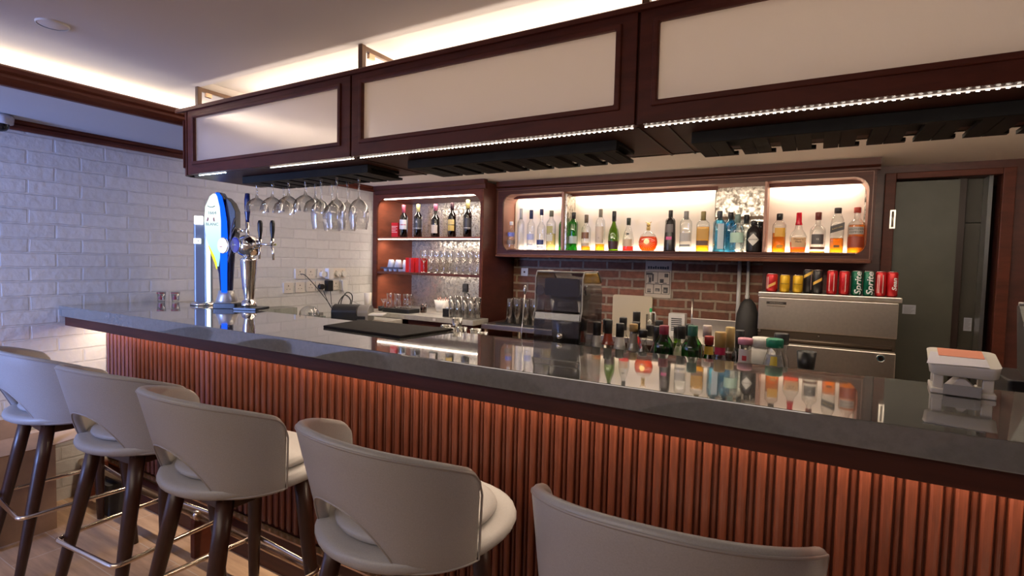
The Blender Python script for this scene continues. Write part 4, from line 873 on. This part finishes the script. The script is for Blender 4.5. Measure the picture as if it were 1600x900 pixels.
# sockets on the white wall
def socket(y, z, w, label, plugs=()):
    t = thing('wall_socket', label, 'socket', (.0005, y, z), 0, 'sockets on the white brick wall')
    obj('plate', MB().rbox(0, .010, -w / 2, w / 2, -.042, .042, .005, 3, 'x'), mat('socket_white', (.72, .66, .58), .4) if 'socket_white' not in bpy.data.materials else bpy.data.materials['socket_white'], t)
    g = MB()
    for c in ([0] if w < .1 else [-w / 4, w / 4]):
        g.box(.0100, .0108, c - .004, c + .004, .012, .022).box(.0100, .0108, c - .018, c - .010, -.012, -.008).box(.0100, .0108, c + .010, c + .018, -.012, -.008)
    obj('pin_hole', g, cmat((.08, .06, .05)), t)
    for c, col, big in plugs:
        pm = BLACK if col == 'b' else WHITE
        if big: obj('plug', MB().rbox(.010, .055, c - .028, c + .028, -.048, .045, .008, 3, 'x'), pm, t)
        else: obj('plug', MB().tube([(.010, c, -.008), (.045, c, -.008)], .024, 14), pm, t)
    return t
socket(1.484, 1.172, .086, 'single socket at the left end of the lower row')
socket(1.594, 1.174, .086, 'single outlet with a black round port, second of the lower row')
socket(1.700, 1.178, .086, 'single socket third in the lower row')
socket(1.826, 1.182, .145, 'double socket with two black plugs in the lower row', ((-.032, 'b', 0), (.045, 'b', 1)))
socket(2.005, 1.182, .145, 'double socket with white plugs at the right end of the lower row', ((.03, 'w', 1),))
socket(1.594, 1.286, .086, 'single socket at the left end of the upper row')
socket(1.700, 1.286, .086, 'single socket second in the upper row')
socket(1.842, 1.288, .145, 'double socket with two white plugs in the upper row', ((-.032, 'w', 0), (.036, 'w', 1)))
socket(2.005, 1.290, .145, 'double socket with white plugs at the right end of the upper row', ((-.03, 'w', 0), (.036, 'w', 0)))
def cable(label, pts, m, r=.003):
    P = [Vector(p) for p in pts]; out = []
    for i in range(len(P) - 1):
        a, b, c, d = P[max(i - 1, 0)], P[i], P[i + 1], P[min(i + 2, len(P) - 1)]
        for k in range(6):
            t = k / 6; out.append(.5 * ((2 * b) + (c - a) * t + (2 * a - 5 * b + 4 * c - d) * t * t + (3 * b - a - 3 * c + d) * t ** 3))
    out.append(P[-1]); return tag(obj('cable', MB().tube(out, r, 6), m), label, 'cable', 'cables at the side counter')
cable('black cable running from the upper left socket down to the printer', [(.011, 1.594, 1.285), (.05, 1.62, 1.27), (.10, 1.70, 1.16), (.16, 1.78, 1.02), (.20, 1.80, .915)], BLACK, .0035)
cable('black cable hanging from the round black plug', [(.05, 1.794, 1.15), (.06, 1.80, 1.12), (.09, 1.83, 1.02), (.16, 1.86, .915)], BLACK)
cable('black cable hanging from the square black plug', [(.055, 1.871, 1.134), (.06, 1.87, 1.10), (.08, 1.87, 1.0), (.14, 1.90, .915)], BLACK)
cable('coiled black cable loop beside the printer', [(.14, 1.93, .92), (.12, 1.90, 1.02), (.12, 1.97, 1.10), (.13, 2.03, 1.05), (.14, 1.98, .97), (.13, 1.92, 1.03), (.12, 1.99, 1.12), (.12, 2.06, 1.08), (.14, 2.00, .92)], BLACK, .005)
cable('thin white cable drooping from the upper right socket', [(.03, 2.04, 1.29), (.05, 2.10, 1.27), (.05, 2.13, 1.12), (.08, 2.11, .98), (.12, 2.15, .953)], WHITE, .002)
cable('thin grey cable crossing the wall from the right sockets to the paper cups', [(.045, 1.975, 1.28), (.06, 1.99, 1.2), (.07, 2.0, 1.13), (.09, 2.05, 1.06), (.16, 2.12, 1.0), (.24, 2.17, .92)], mat('grey_cable', (.3, .28, .26), .5), .002)

# on the back counter (inside the tall cabinet)
zc = .948
tr = tag(obj('black_tray', MB().rbox(.30, .62, 2.24, 2.40, zc, zc + .035, .02), BLACK, bevel=.003), 'round-cornered black tray of small glasses on the back counter', 'tray')
jarp = [(0, .001), (.024, .001), (.027, .006), (.027, .06), (.018, .075), (.022, .11), (.026, .13), (.024, .13)]
j0 = None
for k, (x, y) in enumerate(((.335, 2.30), (.395, 2.33), (.45, 2.29), (.505, 2.33), (.565, 2.30))):
    lb = 'small glass carafe on the black tray, ' + ('leftmost', 'second from the left', 'middle one in front', 'fourth from the left', 'rightmost')[k]
    if j0 is None: j0 = stem_glass('small_carafe', jarp, lb, (x, y, zc + .036), 'small carafes on the black tray')
    else: dupo(j0, (x, y, zc + .036), lb)
tag(obj('whisky_tumbler', MB().lathe([(0, .001), (.03, .001), (.033, .07), (.031, .07), (.028, .01), (0, .009)], (.62, 2.44, zc), 16), glass('brown_tumbler', (.35, .16, .10), .1)), 'brown-tinted tumbler right of the black tray', 'tumbler')
tag(obj('black_dish', MB().lathe([(0, .001), (.025, .001), (.03, .04), (.027, .04), (.022, .006), (0, .005)], (.235, 2.30, zc), 16), BLACK), 'small black dish left of the black tray', 'dish')
tag(obj('candle_holder', MB().lathe([(0, .001), (.03, .001), (.006, .012), (.005, .06), (.012, .07), (.028, .10), (.026, .10)], (.17, 2.40, zc), 16, cap=False), GLASSW), 'small stemmed glass beside the left side of the cabinet', 'glass')
bk = thing('white_bucket', 'white woven bucket on the back counter behind the black tray', 'bucket', (.72, 2.60, zc))
obj('bucket', MB().lathe([(0, .001), (.055, .001), (.075, .11), (.071, .11), (.052, .006), (0, .005)], n=20, sq=3), mat('white_weave', (.70, .66, .60), .7, bump=.6, nscale=200), bk)
g = MB()
for k in range(5): g.tube([(-.05 + k * .025, 0, .09), (-.06 + k * .03, .0, .125 + (k % 2) * .01)], .006, 6)
obj('contents', g, cmat((.35, .18, .15)), bk)
cb = thing('black_cube_box', 'small black cube holder with white tissues on the back counter', 'box', (1.005, 2.30, zc))
obj('box', MB().rbox(-.035, .035, -.035, .035, 0, .068, .004), BLACK, cb); obj('tissue', MB().lathe([(0, .066), (.025, .068), (.018, .08), (0, .083)], n=9), PAPER, cb)
bl = thing('black_coiled_lead', 'coiled black lead and clip hanging before the mirror in the tall cabinet', 'cable', (.95, 2.62, zc))
pts = []
for k in range(60): a = k / 60 * 6 * PI; pts.append((.03 * math.cos(a) + .004 * k / 10, .02 * math.sin(a) + .0, .10 + .035 * math.sin(a * .5) + k * .0012))
obj('lead', MB().tube(pts, .0045, 6), BLACK, bl); obj('clip', MB().rbox(-.02, .03, -.012, .012, .19, .27, .01, 4, 'y'), BLACK, bl); obj('stand', MB().box(-.06, .14, -.05, .05, 0, .02).box(.06, .14, -.04, .04, .02, .10).tube([(0, 0, .02), (0, 0, .2)], .005, 6), BLACK, bl)
SHG = glass('shelf_glass', (.98, .98, .97), .03, 2.0)
h0 = None; hp = [(0, .002), (.024, .002), (.027, .006), (.034, .175), (.0325, .175), (.025, .012), (0, .011)]
k = 0
for iy, y in enumerate((2.26, 2.34)):
    for ix in range(4):
        x = 1.075 + ix * .066 - iy * .0
        if x > 1.30: continue
        lb = 'clear highball glass at the right end of the back counter, %s row, %s' % (('front', 'back')[iy], ('leftmost', 'second', 'third', 'rightmost')[ix])
        if h0 is None: h0 = stem_glass('highball_glass', hp, lb, (x, y, zc), 'highball glasses on the back counter', m=SHG)
        else: dupo(h0, (x, y, zc), lb)
# middle shelf of the tall cabinet
zm = 1.306
WG = [(0, .002), (.030, .003), (.031, .0), (.030, .004), (.005, .009), (.0036, .02), (.0036, .085), (.006, .095), (.022, .112), (.034, .14), (.035, .165), (.030, .205)]
g0 = None
posn = ('at the left end', 'second from the left', 'third from the left', 'fourth from the left', 'fifth from the left', 'sixth from the left', 'seventh from the left', 'eighth from the left', 'at the right end')
for iy, y in enumerate((2.49, 2.60)):
    for ix in range(9):
        x = .575 + ix * .0735; z = zm
        lb = 'upright wine glass on the middle shelf, %s row, %s' % (('front', 'back')[iy], posn[ix])
        if g0 is None: g0 = stem_glass('shelf_wine_glass', WG, lb, (x, y, z), 'upright wine glasses on the middle shelf', n=16, m=SHG)
        else: dupo(g0, (x, y, z), lb)
rb = thing('red_gift_box', 'red gift box on the middle shelf, left of two', 'box', (.405, 2.52, zm), .3, 'red gift boxes on the middle shelf')
obj('box', MB().rbox(-.045, .045, -.04, .04, 0, .135, .004), bpy.data.materials['red_paint'], rb, bevel=.001); obj('ribbon', MB().box(-.01, .01, -.0415, -.04, 0, .135), cmat((.35, .01, .01)), rb)
dup(rb, (.512, 2.53, zm), .3, 'red gift box on the middle shelf, partly behind the wine glasses')
cp = [(0, .001), (.02, .001), (.024, .004), (.038, .055), (.036, .055), (.022, .007), (0, .006)]
PORC = mat('white_porcelain', (.62, .62, .64), .25)
ct = thing('cup_tray', 'small dark tray carrying white cups at the left of the middle shelf', 'tray', (.195, 2.50, zm + .0), .2)
obj('tray', MB().rbox(-.115, .10, -.05, .05, .028, .040, .01), mat('dark_tray', (.06, .05, .06), .4), ct)
for k in range(4): obj('shot_bowl', MB().lathe([(0, .001), (.018, .001), (.024, .026), (.0, .026)], (-.08 + k * .052, 0, 0), 14), PORC, ct)
c1_ = None
for k, (x, y) in enumerate(((.170, 2.50), (.250, 2.51), (.300, 2.56))):
    lb = ('white cup turned upside down on the dark tray, left one', 'white cup turned upside down on the dark tray, right one', 'grey-white cup turned upside down behind the tray beside the red box')[k]
    if c1_ is None: c1_ = tag(obj('porcelain_cup', MB().lathe([(r * 1.05, .075 - z * 1.35) for r, z in cp], n=18), PORC, loc=(x, y, zm + .041)), lb, 'cup', 'cups on the middle shelf')
    else: dupo(c1_, (x, y, zm + (.041 if k < 2 else 0.002)), lb, sc_=(1, 1, 1) if k < 2 else (1.1, 1.1, 1.5))

# ================================================================== ON THE COUNTER
ZC = 1.1202
mt = tag(obj('black_bar_mat', MB().add([(x, y, z) for z in (ZC, ZC + .010) for x, y in ((1.795, .545), (1.838, .285), (2.305, .256), (2.330, .570))], [(0, 1, 2, 3), (7, 6, 5, 4), (0, 4, 5, 1), (1, 5, 6, 2), (2, 6, 7, 3), (3, 7, 4, 0)]), mat('black_rubber', (.016, .012, .010), .75, spec=.15, noise=.3, nscale=120, bump=.8), bevel=.002), 'black rubber bar mat lying on the grey stone counter', 'mat')
# two printed shot glasses by the wall
sg = None
for (x, y), lb in zip(((.075, .50), (.125, .56)), ('small printed shot glass by the white wall, left of two', 'small printed shot glass by the white wall, right of two, next to the lit tower')):
    t = thing('shot_glass', lb, 'glass', (x, y, ZC), .7, 'printed shot glasses at the wall end of the counter')
    obj('glass', MB().lathe([(0, .001), (.019, .001), (.021, .006), (.026, .062), (.0245, .062), (.019, .012), (0, .010)], n=18), GLASSW, t)
    obj('red_rim_print', MB().lathe([(.0257, .052), (.0262, .058)], n=18, cap=False, a0=-2.6, a1=-.6), cmat((.28, .04, .03)), t)
    obj('red_emblem', MB().lathe([(.0225, .012), (.0242, .032)], n=6, cap=False, a0=-1.9, a1=-1.0).lathe([(.0243, .032), (.025, .044)], n=4, cap=False, a0=-1.5, a1=-1.15), cmat((.22, .03, .03)), t)

# slim lit beer column
ba = thing('lit_beer_column', 'tall slim grey beer column with a glowing white front strip', 'beer tap', (.475, .545, ZC), math.radians(56))
GREYM = mat('silver_grey_metal', (.20, .23, .30), .4, .4)
obj('base_disc', MB().lathe([(0, 0), (.075, 0), (.075, .010), (.062, .022), (.055, .024), (0, .024)], n=28), CHROME, ba)
obj('column', MB().rbox(-.050, .012, -.035, .035, .022, .50, .012), GREYM, ba, bevel=.002)
LITW = emis('lit_white_panel', (.66, .88, 1.0), 2.2)
obj('lit_strip', MB().prism([(.016, .024), (.036, .024), (.036, .40), (.022, .56), (.012, .56)], 'y', -.045, -.037), LITW, ba)
obj('strip_housing', MB().rbox(.004, .044, -.037, .035, .024, .52, .008), GREYM, ba)
obj('lit_badge', MB().rbox(-.046, .0, -.048, -.036, .485, .535, .004, 3, 'y'), emis('badge_light', (1, 1, 1), 3.0), ba)
obj('lit_badge', MB().rbox(-.050, -.012, -.046, -.036, .37, .402, .003, 3, 'y'), emis('badge_light_soft', (.9, .95, 1), 1.8), ba)
text('lettering', 'OK', .022, cmat((.05, .07, .12)), ba, (-.031, -.0466, .386))
# blue beer tower
bt = thing('blue_beer_tower', 'large glowing blue and white beer tap tower on the counter', 'beer tap', (.665, .52, ZC), math.radians(33))
BLUE = emis('lit_blue_plastic', (.005, .10, 1.0), 1.5); DKB = mat('dark_navy_plastic', (.010, .014, .06), .25)
# silhouette in local x-z: wide upper body, narrow foot
zs = [0.03, .10, .20, .30, .40, .50, .58, .64, .665]
xl = [.012, .012, .004, -.022, -.045, -.052, -.045, -.018, .004]
xr = [.082, .080, .086, .092, .100, .092, .072, .050, .030]
rings = []
for z, a, b in zip(zs, xl, xr):
    m_, h = (a + b) / 2, (b - a) / 2
    rings.append([(m_ + h * math.cos(t), .045 * math.sin(t) * (1 if z > .2 else .8), z) for t in [2 * PI * k / 24 for k in range(24)]])
obj('tower_body', MB().loft(rings), DKB, bt)
def ribbon(name, zz, A, B, y, m, th=.006):
    vs = []; fs = []
    for z, a, b in zip(zz, A, B): vs += [(a, y, z), (b, y, z), (b, y + th, z), (a, y + th, z)]
    for i in range(len(zz) - 1):
        o_ = 4 * i
        for j in range(4): fs.append((o_ + j, o_ + (j + 1) % 4, o_ + 4 + (j + 1) % 4, o_ + 4 + j))
    fs += [(0, 1, 2, 3), tuple(4 * (len(zz) - 1) + k for k in (3, 2, 1, 0))]
    return obj(name, MB().add(vs, fs), m, bt)
ribbon('blue_side', [.09, .20, .30, .40, .50, .58, .64, .662], [.040, .036, .034, .040, .040, .034, .020, .008], [.068, .068, .070, .072, .068, .056, .042, .026], -.050, BLUE, .012)
FACE = bpy.data.materials.new('lit_face_gradient'); FACE.use_nodes = True
def _face(m):
    nt = m.node_tree; nt.nodes.clear(); L = nt.links.new; o = nt.nodes.new('ShaderNodeOutputMaterial'); e = nt.nodes.new('ShaderNodeEmission'); tc = nt.nodes.new('ShaderNodeTexCoord'); s = nt.nodes.new('ShaderNodeSeparateXYZ'); r = nt.nodes.new('ShaderNodeValToRGB')
    L(tc.outputs['Object'], s.inputs[0]); mr = nt.nodes.new('ShaderNodeMapRange'); mr.inputs['From Min'].default_value = .2; mr.inputs['From Max'].default_value = .66
    L(s.outputs['Z'], mr.inputs['Value']); L(mr.outputs[0], r.inputs['Fac']); el = r.color_ramp.elements
    el[0].position = .0; el[0].color = (.30, .75, .80, 1); el[1].position = .75; el[1].color = (.85, .97, .90, 1)
    L(r.outputs[0], e.inputs[0]); e.inputs[1].default_value = 1.15; L(e.outputs[0], o.inputs[0])
_face(FACE)
ribbon('lit_face', [.24, .30, .40, .50, .58, .64, .655], [.016, -.006, -.042, -.052, -.046, -.020, -.002], [.024, .032, .040, .040, .032, .018, .010], -.053, FACE, .010)
ribbon('yellow_edge', [.225, .26, .30, .36], [.016, .006, -.010, -.029], [.020, .018, .004, -.026], -.0565, emis('lit_yellow', (.9, .85, .05), 1.3), .004)
text('lettering', '1664', .024, cmat((.02, .16, .14)), bt, (-.006, -.0572, .545)); text('lettering', 'BLANC', .022, cmat((.02, .16, .14)), bt, (-.006, -.0572, .480))
obj('red_mark', MB().prism([(-.036, .498), (-.030, .498), (-.026, .514), (-.030, .520)], 'y', -.0575, -.0530).prism([(.002, .498), (.008, .498), (.004, .520), (.0, .514)], 'y', -.0575, -.0530), cmat((.45, .04, .04)), bt)
obj('moustache_mark', MB().tube([(-.030, -.057, .584), (-.018, -.057, .578), (-.002, -.057, .578), (.010, -.057, .585)], .002, 6), cmat((.10, .16, .16)), bt)
g = MB()
for k in range(4): g.tube([(.085 - k * .004, -.040, .40 - k * .045), (.100 - k * .002, -.048, .47 - k * .045), (.108, -.03, .52 - k * .05)], .005, 6)
obj('side_fin', g, mat('grey_fin', (.10, .10, .16), .3), bt)
obj('rear_housing', MB().prism([(.05, .35), (.10, .37), (.112, .45), (.112, .56), (.09, .61), (.06, .64)], 'y', -.03, .035), mat('dark_olive_plastic', (.035, .035, .028), .35), bt, bevel=.003)
obj('foot', MB().lathe([(.055, .03), (.058, .04), (.046, .075), (.042, .10)], (.047, 0, 0), 20).lathe([(0, 0), (.062, 0), (.064, .03), (.05, .034), (0, .034)], (.047, 0, 0), 24), mat('satin_silver', (.50, .48, .47), .35, .5), bt)
obj('drip_tray', MB().rbox(.005, .14, -.085, .01, 0, .030, .012), BLACK, bt, bevel=.002)
# its tap: chrome arm, tall navy handle
bh = obj('tap_arm', MB().tube([(.11, 0, .45), (.175, -.02, .45)], .009, 10).tube([(.105, 0, .45), (.13, -.006, .45)], .015, 12).tube([(.175, -.02, .40), (.175, -.02, .50)], .010, 12).tube([(.11, 0, .38), (.15, -.02, .37), (.16, -.03, .33)], .008, 10), CHROME, bt)
obj('tap_handle', MB().lathe([(0, .49), (.010, .495), (.011, .52), (.016, .56), (.017, .63), (.013, .665), (0, .668)], (.175, -.02, 0), 16, ay=.7), mat('navy_handle', (.012, .02, .09), .25), bt)
# round badge arms
tp = thing('chrome_beer_tap', 'chrome beer tap with round badges and two black handles, right of the blue tower', 'beer tap', (.872, .575, ZC), math.radians(25))
obj('pedestal', MB().lathe([(0, .012), (.040, .012), (.044, .022), (.036, .045), (.026, .052), (.027, .06), (.032, .10), (.040, .20), (.044, .275), (.046, .285), (.040, .292), (.022, .296), (.022, .312)], n=28), CHROME, tp)
obj('head', MB().lathe([(0, .294), (.03, .298), (.058, .320), (.068, .355), (.060, .394), (.034, .420), (0, .427)], n=28).tube([(-.055, -.01, .362), (-.015, -.01, .362)], .036, 24).tube([(0, 0, .362), (.075, -.03, .372)], .024, 20), CHROME, tp)
b1 = obj('blue_badge', MB().tube([(-.045, -.045, .365), (-.050, -.055, .365)], .042, 28), mat('badge_blue', (.02, .03, .30), .25), tp)
text('lettering', 'BLANC', .012, cmat((.75, .78, .85)), tp, (-.0505, -.0562, .365), right=(.894, -.447, 0))
b2 = obj('white_badge', MB().tube([(-.112, -.055, .360), (-.118, -.068, .360)], .042, 28), emis('lit_badge_white', (.95, .95, 1), 1.25), tp)
obj('badge_ring', MB().tube([(-.115 + .043 * math.cos(a) * .91, -.062 - .043 * math.cos(a) * .41, .360 + .043 * math.sin(a)) for a in [2 * PI * k / 28 for k in range(28)]], .0035, 6, closed=True).tube([(-.048 + .043 * math.cos(a) * .894, -.050 - .043 * math.cos(a) * .447, .365 + .043 * math.sin(a)) for a in [2 * PI * k / 28 for k in range(28)]], .003, 6, closed=True), CHROME, tp)
obj('red_print', MB().box(-.130, -.107, -.0690, -.0682, .350, .354), cmat((.6, .1, .1)), b2)
g = MB().tube([(.05, -.02, .375), (.11, -.035, .372), (.185, -.045, .372)], .007, 10).tube([(.085, -.03, .36), (.085, -.03, .40)], .010, 12).tube([(.165, -.043, .365), (.165, -.043, .405)], .010, 12)
g.tube([(.085, -.03, .365), (.090, -.045, .34), (.095, -.055, .29)], .006, 8).tube([(.155, -.043, .37), (.175, -.055, .34), (.182, -.062, .285)], .006, 8)
obj('faucet', g, CHROME, tp)
for hx, hy in ((.085, -.03), (.165, -.043)): obj('tap_handle', MB().lathe([(0, .398), (.007, .40), (.008, .415), (.013, .45), (.0135, .49), (.010, .505), (0, .508)], (hx, hy, 0), 14), BLACK, tp)
obj('drip_tray', MB().rbox(-.045, .10, -.09, .045, 0, .014, .008), BLACK, tp, bevel=.002)
# small items behind the tap
tag(obj('small_red_packet', MB().rbox(.70, .74, .60, .64, .906, 1.142, .008), cmat((.45, .10, .08))), 'small red packet peeking between the beer taps', 'packet')

# white napkin holder with papers at the right
nh = thing('paper_tray_stand', 'white plastic tray stand holding coloured papers at the right of the counter', 'tray', (4.022, .455, ZC), math.radians(-6))
nh.scale = (.95, .95, .93)
WP_ = mat('white_stand', (.66, .62, .56), .35)
obj('tray', MB().loft([[(x * s_, y * s_, z) for x, y in rrect(-.072, .072, -.075, .075, .02, 5)] for s_, z in ((.90, .062), (.97, .066), (1.0, .088), (1.02, .095))]), WP_, nh)
for sx in (-1, 1):
    for yy in (-.055, .040): obj('leg', MB().box(sx * .050 - .011, sx * .050 + .011, yy, yy + .015, .012, .064), WP_, nh, bevel=.002)
    obj('foot', MB().box(sx * .050 - .016, sx * .050 + .016, -.068, .065, 0, .014), WP_, nh, bevel=.003)
obj('front_plate', MB().box(-.040, .036, -.078, -.072, .002, .030), mat('grey_plate', (.33, .32, .31), .4), nh, bevel=.001)
obj('folded_napkin', MB().prism([(-.032, .010), (-.006, .044), (.004, .045), (.036, .010)], 'y', -.045, .035), mat('napkin_white', (.72, .66, .60), .8), nh)
obj('paper_sheet', MB().add([(-.078, -.084, .0965), (.048, -.078, .098), (.048, .02, .0985), (-.066, .02, .0985), (-.078, -.084, .0970), (.048, -.078, .0985), (.048, .02, .099), (-.066, .02, .099)], [(0, 1, 2, 3), (7, 6, 5, 4), (0, 4, 5, 1), (1, 5, 6, 2), (2, 6, 7, 3), (3, 7, 4, 0)]), mat('bluish_paper', (.74, .72, .80), .8), nh)
obj('paper_sheet', MB().box(-.050, .045, -.012, .060, .0992, .1000), mat('salmon_paper', (.72, .26, .16), .8), nh)
for o_ in kids(nh):
    for v in o_.data.vertices:
        if v.co.z > .055: v.co.z += .17 * v.co.y
# POS terminal behind at the far right
ps = thing('till_terminal', 'black till terminal behind the right end of the counter', 'till', (4.325, .86, 0), math.radians(0))
obj('stand', MB().rbox(-.14, .22, -.12, .14, .90, 1.12, .01), BLACK, ps, bevel=.004)
obj('screen_housing', MB().prism([(-.10, 1.12), (-.13, 1.20), (.0, 1.335), (.02, 1.33), (-.02, 1.14)], 'x', -.10, .25), BLACK, ps, bevel=.004)
obj('screen_edge', MB().tube([(-.10, .0, 1.335), (.25, .0, 1.335)], .006, 8), mat('grey_bezel', (.25, .22, .21), .3), ps)
obj('stand_leg', MB().box(-.12, .20, -.10, .12, 0, .90), MATTEB, ps)

# ================================================================== CEILING, WALL AND FLOOR ITEMS
sd = thing('ceiling_speaker', 'flat round white ceiling disc at the upper left', 'ceiling disc', (1.250, -.435, 2.25))
obj('disc', MB().lathe([(0, -.006), (.040, -.006), (.046, -.003), (.048, 0), (0, 0)], n=32), mat('disc_white', (.70, .66, .62), .5), sd); obj('rim', MB().lathe([(.044, -.0065), (.047, -.0075), (.049, -.004), (.049, 0)], n=32, cap=False), WHITE, sd)
for x, y, lb in ((1.62, 2.0, 'small recessed ceiling light near the tall cabinet'), (3.83, 1.75, 'small round recessed ceiling light at the right')):
    t = thing('recessed_ceiling_light', lb, 'ceiling light', (x, y, 2.11)); obj('rim', MB().lathe([(.030, 0), (.036, -.002), (.040, -.003), (.041, 0)], n=24, cap=False), CHROMEW, t); obj('lens', MB().lathe([(0, -.0012), (.030, -.0012)], n=24, cap=False), mat('lens_white', (.6, .56, .5), .4), t)
ca = thing('security_camera', 'white security camera with black dome at the upper left of the brick wall', 'camera', (.034, -.255, 2.095))
obj('housing', MB().lathe([(0, .012), (.050, .012), (.056, 0), (.052, -.03), (.04, -.034), (0, -.034)], (.055, 0, 0), 24).rbox(0, .07, -.04, .04, -.02, .012, .01), mat('camera_white', (.55, .54, .56), .4), ca)
obj('dome', MB().lathe([(.038, -.034), (.036, -.05), (.026, -.064), (.010, -.070), (0, -.071)], (.055, 0, 0), 20, cap=False), mat('black_dome', (.01, .01, .012), .06), ca)
# cardboard box on the floor by the wall
cbm = mat('cardboard', (.42, .26, .15), .8, noise=.12, nscale=14)
bx = thing('cardboard_box', 'open brown cardboard box on the floor by the white brick wall', 'box', (.20, -.42, 0), 0)
obj('box_walls', MB().frame([(-.19, -.27), (.16, -.27), (.16, .27), (-.19, .27)], [(-.184, -.264), (.154, -.264), (.154, .264), (-.184, .264)], 'z', .006, .435).box(-.19, .16, -.27, .27, 0, .006), cbm, bx)
def flap(pts, th=.005):
    v = [Vector(p) for p in pts]; nrm = (v[1] - v[0]).cross(v[2] - v[0]).normalized() * th
    return MB().add(v + [p + nrm for p in v], [(0, 1, 2, 3), (7, 6, 5, 4), (0, 4, 5, 1), (1, 5, 6, 2), (2, 6, 7, 3), (3, 7, 4, 0)])
obj('flap', flap([(-.19, .27, .435), (.16, .27, .435), (.18, .41, .455), (-.17, .41, .455)]), mat('cardboard_light', (.52, .36, .22), .8), bx)
obj('flap', flap([(.16, -.27, .435), (.16, .27, .435), (.06, .25, .49), (.08, -.25, .49)]), cbm, bx)
obj('flap', flap([(-.19, -.27, .435), (-.19, .27, .435), (-.195, .25, .53), (-.195, -.25, .53)]), cbm, bx)
tag(obj('black_crate', MB().rbox(.30, .45, .04, .17, 0, .17, .01), MATTEB, bevel=.003), 'small black box on the floor between the cardboard box and the foot rail', 'box')
